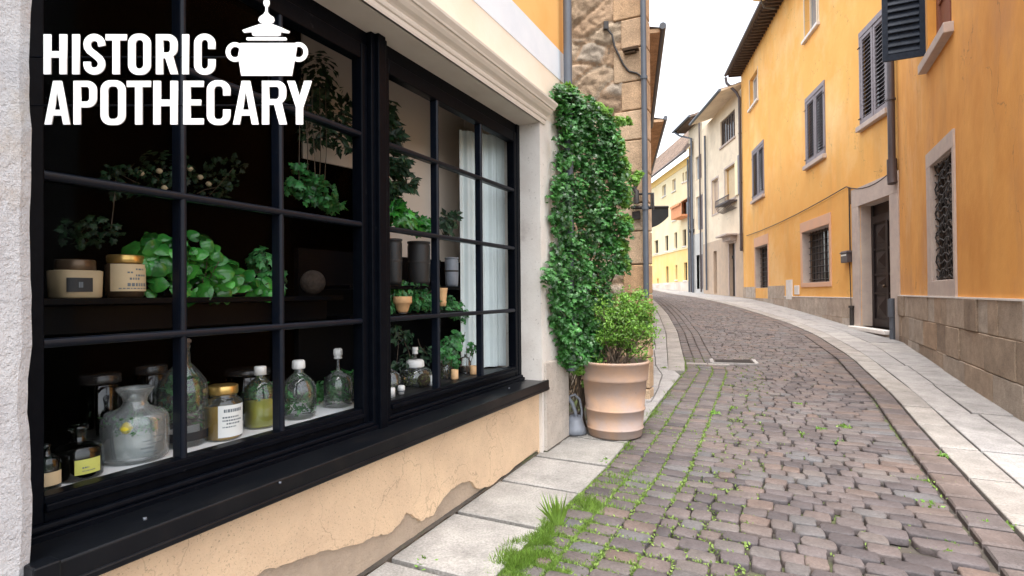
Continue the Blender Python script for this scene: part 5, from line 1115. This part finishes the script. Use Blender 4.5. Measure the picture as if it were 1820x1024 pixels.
npmesh('stonework', np.array(VV), FF, [TT[f[0]] for f in FF], M['ruble'], hs_, smooth=True)
mb = MB(); z = -1.7; k = 0
while z < 7:
    hgt = .36 + r3.random() * .14; w_ = .4 if k % 2 else .3; k += 1; t = r3.random()
    vs = []
    a0, a1 = -.025, w_
    p = [ST.P(a0, .035, 0), ST.P(a1, .035, 0), ST.P(a1, -.05, 0), ST.P(a0, -.2, 0)]
    lo = [(x, y, z + EYE + .006) for x, y, _ in p]; hi = [(x, y, z + hgt - .006 + EYE) for x, y, _ in p]
    mb.add(lo + hi, [(0, 1, 5, 4), (1, 2, 6, 5), (3, 0, 4, 7), (4, 5, 6, 7), (3, 2, 1, 0)], t)
    z += hgt
mb.build('corner_stones', M['quoin'], hs_, bevel=.014)
c = at_y(1144, 100, 7.08)
pipe(hs_, [(c.x, c.y, z + EYE) for z in (7, 3, 0, -.07)], .036, M['pipe'], brackets=[(c.x, c.y, at_y(1144, 138, 7.08).z + EYE), (c.x, c.y, at_y(1144, 370, 7.08).z + EYE)])
def onS(px, py, d=.05): s, z = ST.hit(px, py, d); return ST.P(s, d, z)
mb = MB(); mb.tube([onS(1076, 42), onS(1078, 50), onS(1088, 62), onS(1092, 82), onS(1100, 98), onS(1108, 115), onS(1118, 127), onS(1132, 130), onS(1142, 138)], .016, 8, r2=.012); mb.box(G(*[onS(1077, 46)[i] - (EYE if i == 2 else 0) for i in range(3)]), -.03, .03, -.03, .03, -.05, .05); mb.build('cable', M['iron'], hs_)
mb = MB(); s, z = ST.hit(1122, 89, .05); mb.box(ST, s - .1, s + .1, .02, .12, z - .02, z + .015).box(ST, s - .06, s + .08, .02, .1, z - .05, z - .03); mb.build('rusty_bracket', M['brasslid'], hs_)
mb = MB()
e = lambda px, py, d: ST.P(ST.hit(px, py, d)[0], d, ST.hit(px, py, d)[1])
mb.tube([e(1122, 369, .1), e(1158, 369, .1)], .022, 6); mb.tube([e(1122, 373, .02), e(1150, 373, .02)], .014, 6); mb.tube([e(1135, 345, .1), e(1161, 344, .1), e(1161, 372, .1)], .016, 6); mb.tube([e(1158, 346, .14), e(1158, 370, .14)], .014, 6)
ib = thing('iron_bracket', 'black iron balcony bracket fixed across the downpipe', 'bracket', e(1140, 372, .08)); mb.build('frame', M['iron'], ib)
mb = MB(); x, z = ST.hit(1130, 383, .05); mb.box(ST, x - .06, x + .04, .0, .08, z - .05, z + .05); mb.build('mount', M['iron'], ib)
mb = MB(); mb.tube([e(1131, 362, .12), e(1131, 340, .12), e(1127, 335, .12), e(1133, 326, .13), e(1136, 318, .13)], .04, 8, r2=.02); tag(mb.build('gnarled_branch', M['iron'], None), 'gnarled black branch sprouting leaves above the iron bracket', 'branch')
# neighbouring houses down the left side
for w, y1, nm, lb, ze, ov in ((L2, 6.9 / .978, 'corner_house', 'sandy stone house whose slanting dark gutter overhangs the sky', 5.35, .42), (L3, 12, 'corner_house', 'farther left house seen only by its brown eaves', 5.6, .85)):
    h = thing('terraced_house', lb, 'house', w.P(0, 0, gz(w.o[1])))
    mb = MB(); mb.face([w.P(0, 0, -1.6), w.P(y1, 0, -1.6), w.P(y1, 0, ze), w.P(0, 0, ze)]); shell(mb, w, 0, y1, -1.6, ze, 5); mb.build('wall', M['beige2'], h)
    mb = MB(); mb.box(w, .02, y1 - .02, 0, ov, ze - .04, ze + .04)
    mb.build('eave', M['quoin'], h)
    for k in range(4): window(h, w, 1 + k * 1.6, 1.8 + k * 1.6, 2.2, 3.6, -.012, fw=.05)
    mb = MB(); mb.tube([w.P(-.05, ov + .05, ze + .06), w.P(y1, ov + .05, ze + .06)], .07, 10); mb.build('gutter', M['pipe'], h)
    mb = MB(); mb.add([w.P(0, ov, ze + .05), w.P(y1, ov, ze + .05), w.P(y1, -4, ze + .9), w.P(0, -4, ze + .9)], [(0, 1, 2, 3)]); mb.build('roof', M['tiles'], h)
aw = at_y(1152, 372, 13.0)
aw = thing('awning', 'dark half-dome awning sticking out over the far pavement', 'awning', (aw.x, aw.y, aw.z + EYE))
p0 = at_y(1150, 370, 13.0); p1 = at_y(1188, 369, 13.0); wdt = p1.x - p0.x; hgt = p0.z - at_y(1150, 404, 13).z
mb = MB(); n1, n2 = 10, 8
vs = []
for i in range(n1 + 1):
    for j in range(n2 + 1):
        u, v = i / n1, j / n2
        vs.append((p0.x + wdt * u, 13.0 + 1.4 * v, p0.z + EYE - .02 - hgt * (1 - .6 * u ** 2) * math.sin(math.pi * (.12 + .88 * (1 - v))) ** .5 if v < 1 else p0.z + EYE))
mb.add(vs, [(i * (n2 + 1) + j, (i + 1) * (n2 + 1) + j, (i + 1) * (n2 + 1) + j + 1, i * (n2 + 1) + j + 1) for i in range(n1) for j in range(n2)], .5, True)
mb.face([(p0.x, 13, p0.z + EYE)] + [(p0.x + wdt * u, 13.0, p0.z + EYE - .02 - hgt * (1 - .6 * u ** 2)) for u in np.linspace(0, 1, 12)] + [(p0.x + wdt, 13, p0.z + EYE)])
mb.build('canopy', M['greentin'], aw)
MB().tube([(p0.x - .05, 13, p0.z + EYE + .02), (p0.x + wdt, 13, p0.z + EYE + .02)], .03, 8).build('rail', M['iron'], aw)
# ================================================================== POT, SHRUB, IVY
PX, PY = 1.015, 5.62; gzp = gz(5.6) + .012
pot = thing('terracotta_pot', 'large weathered terracotta pot with raised rings on the pavement corner', 'plant pot', (PX, PY, gzp + EYE))
rT = .345; hP = at_y(1090, 645, PY).z - gzp + .03
def rr_(f): return .262 + .068 * f
pr = [(.0, .0), (.252, .0), (.262, .012)]
for f0, wd0 in ((.115, .011), (.365, .012)):
    pr += [(rr_(f0) , f0 * hP - wd0), (rr_(f0) + .009, f0 * hP - wd0 * .6), (rr_(f0) + .011, f0 * hP), (rr_(f0) + .009, f0 * hP + wd0 * .6), (rr_(f0), f0 * hP + wd0)]
pr += [(rr_(.74), .74 * hP), (rr_(.74) + .01, .745 * hP), (rr_(.74) + .016, .755 * hP), (rr_(.74) + .014, .775 * hP), (.336, hP - .03), (.345, hP - .026), (.349, hP - .012), (.345, hP), (.32, hP), (.311, hP - .01), (.302, hP - .1), (.0, hP - .1)]
MB().lathe(G(PX, PY, gzp), pr, 56).build('body', M['terra'], pot)
MB().lathe(G(PX, PY, gzp), [(.0, hP - .07), (.2, hP - .075), (.305, hP - .085)], 24).build('soil', M['soil'], pot)
shrub = thing('shrub', 'light green small-leaved shrub growing in the terracotta pot', 'shrub', (PX, PY, gzp + hP - .08 + EYE))
rg = np.random.default_rng(42); mb = MB(); tips = []
zsoil = gzp + hP - .08 + EYE
for k in range(24):
    px, py = 1054 + rg.random() * 112, 515 + rg.random() * 90; yy = PY + rg.normal() * .12
    e_ = at_y(px, py, yy); b0 = (PX + rg.normal() * .06 + .02, PY + rg.normal() * .05, zsoil - .01)
    mid = (b0[0] * .5 + e_.x * .5 + rg.normal() * .03, b0[1] * .5 + e_.y * .5 + rg.normal() * .03, b0[2] * .55 + (e_.z + EYE) * .45)
    mb.tube([b0, tuple(b0[i] * .5 + mid[i] * .5 + rg.normal() * .012 for i in range(3)), mid, (e_.x, e_.y, e_.z + EYE)], .009, 6, r2=.003)
    for q in range(4):
        u = .4 + .6 * rg.random(); s_ = [mid[i] + ((e_.x, e_.y, e_.z + EYE)[i] - mid[i]) * u for i in range(3)]
        t_ = [s_[i] + rg.normal() * .07 for i in range(3)]; mb.tube([s_, t_], .004, 5, r2=.002); tips.append(t_)
    tips.append((e_.x, e_.y, e_.z + EYE))
mb.build('stem', M['bark'], shrub)
blobs = [(1100, 560, 30, 22), (1125, 548, 30, 22), (1145, 565, 22, 20), (1080, 575, 26, 22), (1110, 590, 34, 18), (1140, 590, 20, 16), (1105, 530, 16, 12), (1128, 528, 14, 9), (1160, 550, 10, 8), (1120, 620, 14, 14), (1072, 600, 18, 14), (1090, 605, 14, 14), (1150, 545, 12, 10)]
P = []
for px, py, rx, rz in blobs:
    c = at_y(px, py, PY + rg.normal() * .06); n = int(rx * rz * .7); v = rg.normal(size=(n, 3)); v /= np.linalg.norm(v, axis=1)[:, None]; v *= (rg.random(n) ** .45)[:, None]
    P.append(v * np.array([rx, rx * .9, rz]) * PY / 1000 + np.array([c.x, c.y, c.z + EYE]))
for t_ in tips: P.append(np.array(t_) + rg.normal(size=(30, 3)) * .034)
P = np.concatenate(P)
leaves('foliage', M['shrub'], shrub, P, .034, 'small', (0, -.5, .9), (0, -.3, .3), .8, seed=50)
# ivy
ivy = thing('climbing_ivy', 'tall dark green ivy column climbing the corner by the grey drainpipe', 'climbing plant', (at_y(1035, 780, 5.9).x, 5.9, gz(5.9) + EYE))
prof_ = ([148, 160, 180, 195, 215, 250, 300, 340, 400, 440, 480, 510, 540, 580, 620, 650, 680], [985, 983, 985, 988, 990, 990, 984, 976, 972, 970, 968, 968, 975, 985, 990, 998, 1010], [1008, 1022, 1050, 1080, 1103, 1113, 1116, 1130, 1124, 1122, 1118, 1100, 1090, 1085, 1082, 1075, 1066])
def ivy_pts(n, seed, edge=0):
    r = np.random.default_rng(seed); P = []
    # clusters give light and dark clumps
    nc = 760; cl = []
    while len(cl) < nc:
        py = 160 + 485 * r.random(); l = np.interp(py, prof_[0], prof_[1]); h = np.interp(py, prof_[0], prof_[2])
        px = l + 7 + (h - l - 19) * r.random() + r.normal() * 4
        hole = 0
        for hx, hy, hr in ((1030, 405, 14), (1020, 300, 10), (1090, 500, 16), (1075, 470, 8), (1052, 545, 10), (1060, 430, 8)):
            if (px - hx) ** 2 + (py - hy) ** 2 < hr * hr: hole = 1
        if hole: continue
        yy = np.interp(px, [965, 1008, 1060, 1125], [5.02, 5.42, 5.75, 6.0]) + r.normal() * .08
        c = at_y(px, py, yy); cl.append((c.x, c.y, c.z + EYE))
    cl = np.array(cl); idx = r.integers(0, nc, n)
    v = r.normal(size=(n, 3)); v /= np.linalg.norm(v, axis=1)[:, None]; v *= (.02 + .085 * r.random(n))[:, None] * np.array([1, 1, .8])
    P0 = cl[idx] + v
    # keep the leaves in front of the shop facade
    dd_ = (P0[:, 0] - W.o[0]) * W.n[0] + P0[:, 1] * W.n[1]
    s_ = (P0[:, 0] - W.o[0]) * W.d[0] + P0[:, 1] * W.d[1]
    push = np.where((s_ < sE) & (dd_ < .02), .02 - dd_ + .02, 0); P0[:, 0] += W.n[0] * push; P0[:, 1] += W.n[1] * push
    tint = np.clip(.42 + .24 * r.normal(size=nc)[idx] + .16 * r.normal(size=n) + .25 * (v[:, 2] > .04), 0, 1)
    return P0, tint
P0, tn = ivy_pts(13500, 60)
leaves('foliage', M['ivy'], ivy, P0, .043, 'ivy', (.15, -.7, .8), (.1, -.5, -.55), .42, seed=61, tintf=tn)
# young bright shoots at the top and right edge
bl = [(1000, 165, 14, 10), (1010, 155, 10, 7), (1060, 190, 12, 8), (1075, 200, 14, 8), (1100, 215, 12, 8), (1118, 215, 5, 8), (1128, 320, 10, 8), (1135, 310, 6, 8), (1112, 400, 12, 20), (1105, 440, 14, 14), (1110, 470, 10, 12), (1110, 350, 12, 20), (1050, 680, 14, 8), (1030, 655, 16, 10), (1096, 260, 14, 22), (1108, 300, 12, 24), (990, 630, 5, 4)]
P = []
for px, py, rx, rz in bl:
    c = at_y(px, py, 5.5 + max(0, (px - 1010)) * .004 - (.1 if px < 1012 else 0)); n = int(rx * rz * 1.0) + 12; v = rg.normal(size=(n, 3)); v /= np.linalg.norm(v, axis=1)[:, None] * 1.1
    P.append(v * np.array([rx, rx, rz]) * .0056 + np.array([c.x, c.y, c.z + EYE]))
leaves('young_shoots', M['shrub'], ivy, np.concatenate(P), .036, 'ivy', (.1, -.7, .7), (0, -.3, -.3), .6, seed=62)
mb = MB(); bx, by = at_y(1035, 780, 5.9).x, 5.9
for k in range(9):
    pts = [(bx + rg.normal() * .05, by + rg.normal() * .04, gz(by) + EYE)]
    for j in range(1, 13):
        u = j / 12; py = 760 - 560 * u * (.5 + .5 * (k % 3 + 1) / 3); l, h = np.interp(py, prof_[0], prof_[1]), np.interp(py, prof_[0], prof_[2])
        px = l + (h - l) * (.2 + .6 * ((k * .37) % 1)) + rg.normal() * 5; px = px * min(1, u * 3) + 1035 * (1 - min(1, u * 3)); c = at_y(px, py, np.interp(px, [965, 1008, 1060, 1125], [5.2, 5.6, 5.95, 6.15])); pts.append((c.x, c.y, c.z + EYE))
    mb.tube(pts, .014, 6, r2=.004)
for k in range(26):                                         # brown twigs hanging low behind the pot
    c0 = at_y(1005 + rg.random() * 50, 600 + rg.random() * 60, 5.75); c1 = at_y(1000 + rg.random() * 40, 690 + rg.random() * 50, 5.8); mb.tube([(c0.x, c0.y, c0.z + EYE), (c1.x, c1.y, c1.z + EYE)], .005, 5)
mb.build('stem', M['bark'], ivy)
# crumpled pale sheet behind the pot
c = at_y(1024, 770, 5.6); sk = thing('watering_can', 'pale grey watering can tucked between the wall and the terracotta pot', 'watering can', (c.x, c.y, gz(5.5) + EYE + .012))
g = G(c.x, c.y + .05, gz(5.5) + .015)
MB().lathe(g, [(.0, 0), (.1, 0), (.115, .01), (.1, .06), (.075, .13), (.055, .18), (.05, .17), (.0, .15)], 20).build('body', M['greysack'], sk)
mb = MB(); mb.tube([g.P(.02, .02, .12), g.P(-.0, .03, .22), g.P(-.03, .04, .3), g.P(-.08, .05, .36)], .016, 8, r2=.022); mb.tube([g.P(-.05, .05, .36), g.P(.0, .05, .38), g.P(.05, .05, .33), g.P(.07, .04, .22), g.P(.06, .0, .12)], .012, 8); mb.build('handle', M['greysack'], sk)
# drain cover in the road and vent in the pavement
p = ground_hit(1303, 643); mh = thing('drain_cover', 'dark rectangular drain cover set in the cobbles', 'drain cover', (p.x, p.y, p.z + EYE))
gg = G(p.x, p.y, p.z + .018, -.3)
mb = MB()
for sgn in (-1, 1): mb.box(gg, -.36, .36, sgn * .34 - .03, sgn * .34 + .03, -.03, .0); mb.box(gg, sgn * .36 - .03, sgn * .36 + .03, -.31, .31, -.03, .002)
mb.build('frame', M['pave'], mh)
mb = MB(); mb.box(gg, -.33, .33, -.31, .31, -.03, -.008)
for k in range(8): mb.box(gg, -.3, .3, -.28 + k * .075, -.25 + k * .075, -.008, .0)
mb.build('grate', M['iron'], mh)
p = ground_hit(1268, 648); q1 = G(p.x - .1, p.y, p.z + .01, -.3); ks = MB()
for k in range(2): ks.box(q1, -.35 + k * .36, -.01 + k * .36, -.1, .1, -.03, .006, .2 + k * .6)
struct(ks.build('kerb_inlay', M['kerb'], bevel=.005))
p = ground_hit(1629, 661); vn = thing('pavement_vent', 'small grey slotted vent in the wide pavement', 'vent', (p.x, p.y, p.z + EYE)); gv = G(p.x, p.y, p.z + .016, -.3)
mb = MB(); mb.box(gv, -.3, .3, -.12, .12, -.01, .0)
for k in range(6): mb.box(gv, -.28, .28, -.1 + k * .036, -.085 + k * .036, 0, .004)
mb.build('grille', M['pave'], vn)
# ================================================================== GRASS AND MOSS
def scatter(name, mt, pts, size, kind, seed, up=(0, 0, 1), normal=(0, -1, .2), spread=.4):
    o = leaves(name, mt, None, pts, size, kind, normal, up, spread, seed=seed); o['kind'] = 'stuff'; return o
rg = np.random.default_rng(90)
def gp(px, py):
    v = ground_hit(px, py); return v
CA = np.array(CR)
def in_joint(P, margin=.0):
    out = np.ones(len(P), bool)
    for k in range(0, len(P), 3000):
        q = P[k:k + 3000, None, :2] - CA[None, :, 0:2]
        a = np.abs(q[..., 0] * CA[:, 2] + q[..., 1] * CA[:, 3]) < CA[:, 6] - margin; b_ = np.abs(q[..., 0] * CA[:, 4] + q[..., 1] * CA[:, 5]) < CA[:, 7] - margin
        out[k:k + 3000] = ~(a & b_).any(1)
    return out
strip = [(905, 1000, 62, 34), (950, 1012, 52, 22), (985, 960, 34, 22), (1000, 930, 36, 26), (1030, 900, 34, 20), (960, 975, 30, 20), (1035, 935, 22, 14), (1060, 925, 16, 9), (990, 1018, 30, 12), (1058, 905, 22, 10), (1090, 852, 10, 8), (1118, 800, 10, 14), (1140, 760, 16, 14), (1160, 725, 14, 14), (1180, 700, 12, 12), (1196, 682, 10, 10), (1215, 668, 6, 7), (1150, 740, 14, 14), (1112, 690, 0, 0), (1060, 960, 60, 30), (1100, 880, 50, 22), (1000, 990, 60, 30), (1090, 1000, 60, 18), (1130, 850, 30, 12)]
P, Sz = [], []
for px, py, rx, ry in strip:
    if not rx: continue
    n = int(rx * ry * (3.4 if px < 1040 and rx < 63 and py not in (960, 990) else 1.0)) + 40; a = rg.random(n) * 6.283; q_ = np.sqrt(rg.random(n))
    c = ground_hit(px, py); ex = rx * c.y / 1000; ey = ry * c.y * c.y / 1000 / abs(c.z)
    P.append(np.stack([c.x + ex * q_ * np.cos(a) , c.y + ey * q_ * np.sin(a), np.zeros(n)], 1)); Sz.append(np.full(n, .042 if py > 850 else .045))
P = np.concatenate(P); Sz = np.concatenate(Sz); P[:, 2] = np.interp(P[:, 1], *GZ) + EYE - .012
xw = np.interp(P[:, 1], *XL); keep = (P[:, 0] > xw - .04 - .1 * rg.random(len(P)) * (P[:, 1] < 3.5))
nz = np.array([mn.noise(Vector((p[0] * 4, p[1] * 4, 1))) for p in P]); dd_ = P[:, 0] - xw
keep &= (nz > -.45 + .3 * rg.random(len(P))) | (P[:, 1] > 4.6)
keep &= in_joint(P, .012) | (rg.random(len(P)) < np.clip((.2 - dd_) * 4 + nz, 0, 1))
Sz = Sz * np.clip(1.05 - dd_ * 1.1, .45, 1) * (.75 + .5 * (nz > .1))
scatter('grass', M['grass'], P[keep], Sz[keep], 'blade', 91, spread=.55)
P = P[keep] + rg.normal(size=(keep.sum(), 3)) * np.array([.02, .02, .004]); scatter('clover', M['moss'], P[::2], .02, 'small', 92, up=(0, 0, .5), normal=(0, -.3, 1), spread=.8)
# tall tuft
c = ground_hit(993, 938); th = rg.random(46) * 6.283
tf = np.array([c.x, c.y, c.z + EYE]) + np.stack([np.cos(th) * .02, np.sin(th) * .02, np.zeros(46)], 1)
o = leaves('grass_tuft', M['grass'], None, tf, .17, 'blade', (0, -1, .2), (0, 0, 1), .33, seed=95); tag(o, 'tall spiky grass tuft at the slab edge', 'grass tuft')
# moss in the joints: dense at the left, scattered elsewhere
P = []
for k in range(60000):
    yy = 2.6 + 8 * rg.random() ** 1.5; u = rg.random() ** 2.3
    (a, _), (b, _) = (fl(yy), 0), (fr(yy), 0); w_ = b - a; d_ = u * w_
    if d_ > 1.3 and rg.random() > .05: continue
    P.append((a + d_, yy - .44 * 0, 0))
for k in range(9000):                                    # three lines between the straight courses
    yy = 4.2 + 6.5 * rg.random(); j = rg.integers(1, 4); (p0, q0) = cut(yy, fl, fr); wdd = math.hypot(q0[0] - p0[0], q0[1] - p0[1]); u = j * .62 / 3 / wdd
    P.append((p0[0] + (q0[0] - p0[0]) * u + rg.normal() * .016, p0[1] + (q0[1] - p0[1]) * u + rg.normal() * .012, .0))
P = np.array(P); P = P[in_joint(P, .006)]; line_n = 0
P[:, 2] = np.interp(P[:, 1], *GZ) + EYE - .012
nearn = P[:, 1] < 6
scatter('joint_moss', M['moss'], P, .021, 'small', 93, up=(0, 0, .6), normal=(0, -.5, 1), spread=.8)
# weeds in the cobbles
weeds = [(1488, 787), (1640, 858), (1655, 900), (1680, 985), (1740, 930), (1800, 940), (1678, 812), (1430, 775), (1460, 765), (1500, 760), (1700, 975), (1320, 705), (1270, 735), (1300, 727), (1420, 720), (1790, 870), (752, 1003), (1035, 815), (1075, 822), (1180, 655), (1205, 655)]
wl_ = ['weed in the middle of the cobbles, straight below the door step', 'weed by the red border stones level with the sill end', 'pale weed lying along the red border row', 'largest weed among the near cobbles at the lower right', 'bushy weed beside the border stones, lower right corner', 'weed sprouting where kerb meets the frame edge', 'small weed on the joint between border and kerb', 'sparse weed left of two others in the middle road', 'tiny weed between two neighbours in the middle road', 'weed just above the mid-road tuft', 'weed near the bottom edge between dark cobbles', 'small weed in line with the drain cover', 'weed right of the mossy cobble lines', 'speck of weed in the upper middle cobbles', 'weed alone on the centre line of the road', 'weed on the wide pavement joint', 'single green leaf cluster on the pale slabs below the window', 'weed creeping from the slab joint before the pot', 'weed at the slab corner before the pot', 'weed on the pavement right behind the pot', 'weed at the inner corner of the side kerb']
for i, (px, py) in enumerate(weeds):
    c = ground_hit(px, py); n = 70; P = np.array([c.x, c.y, c.z + EYE + .004]) + rg.normal(size=(n, 3)) * np.array([.022, .03, .003])
    w0 = leaves('weed', M['grass'] if i % 2 else M['shrub'], None, P, .032, 'small', (0, -.4, 1), (0, -.2, .5), .7, seed=200 + i)
    tag(w0, wl_[i], 'weed', 'weeds growing in paving joints')
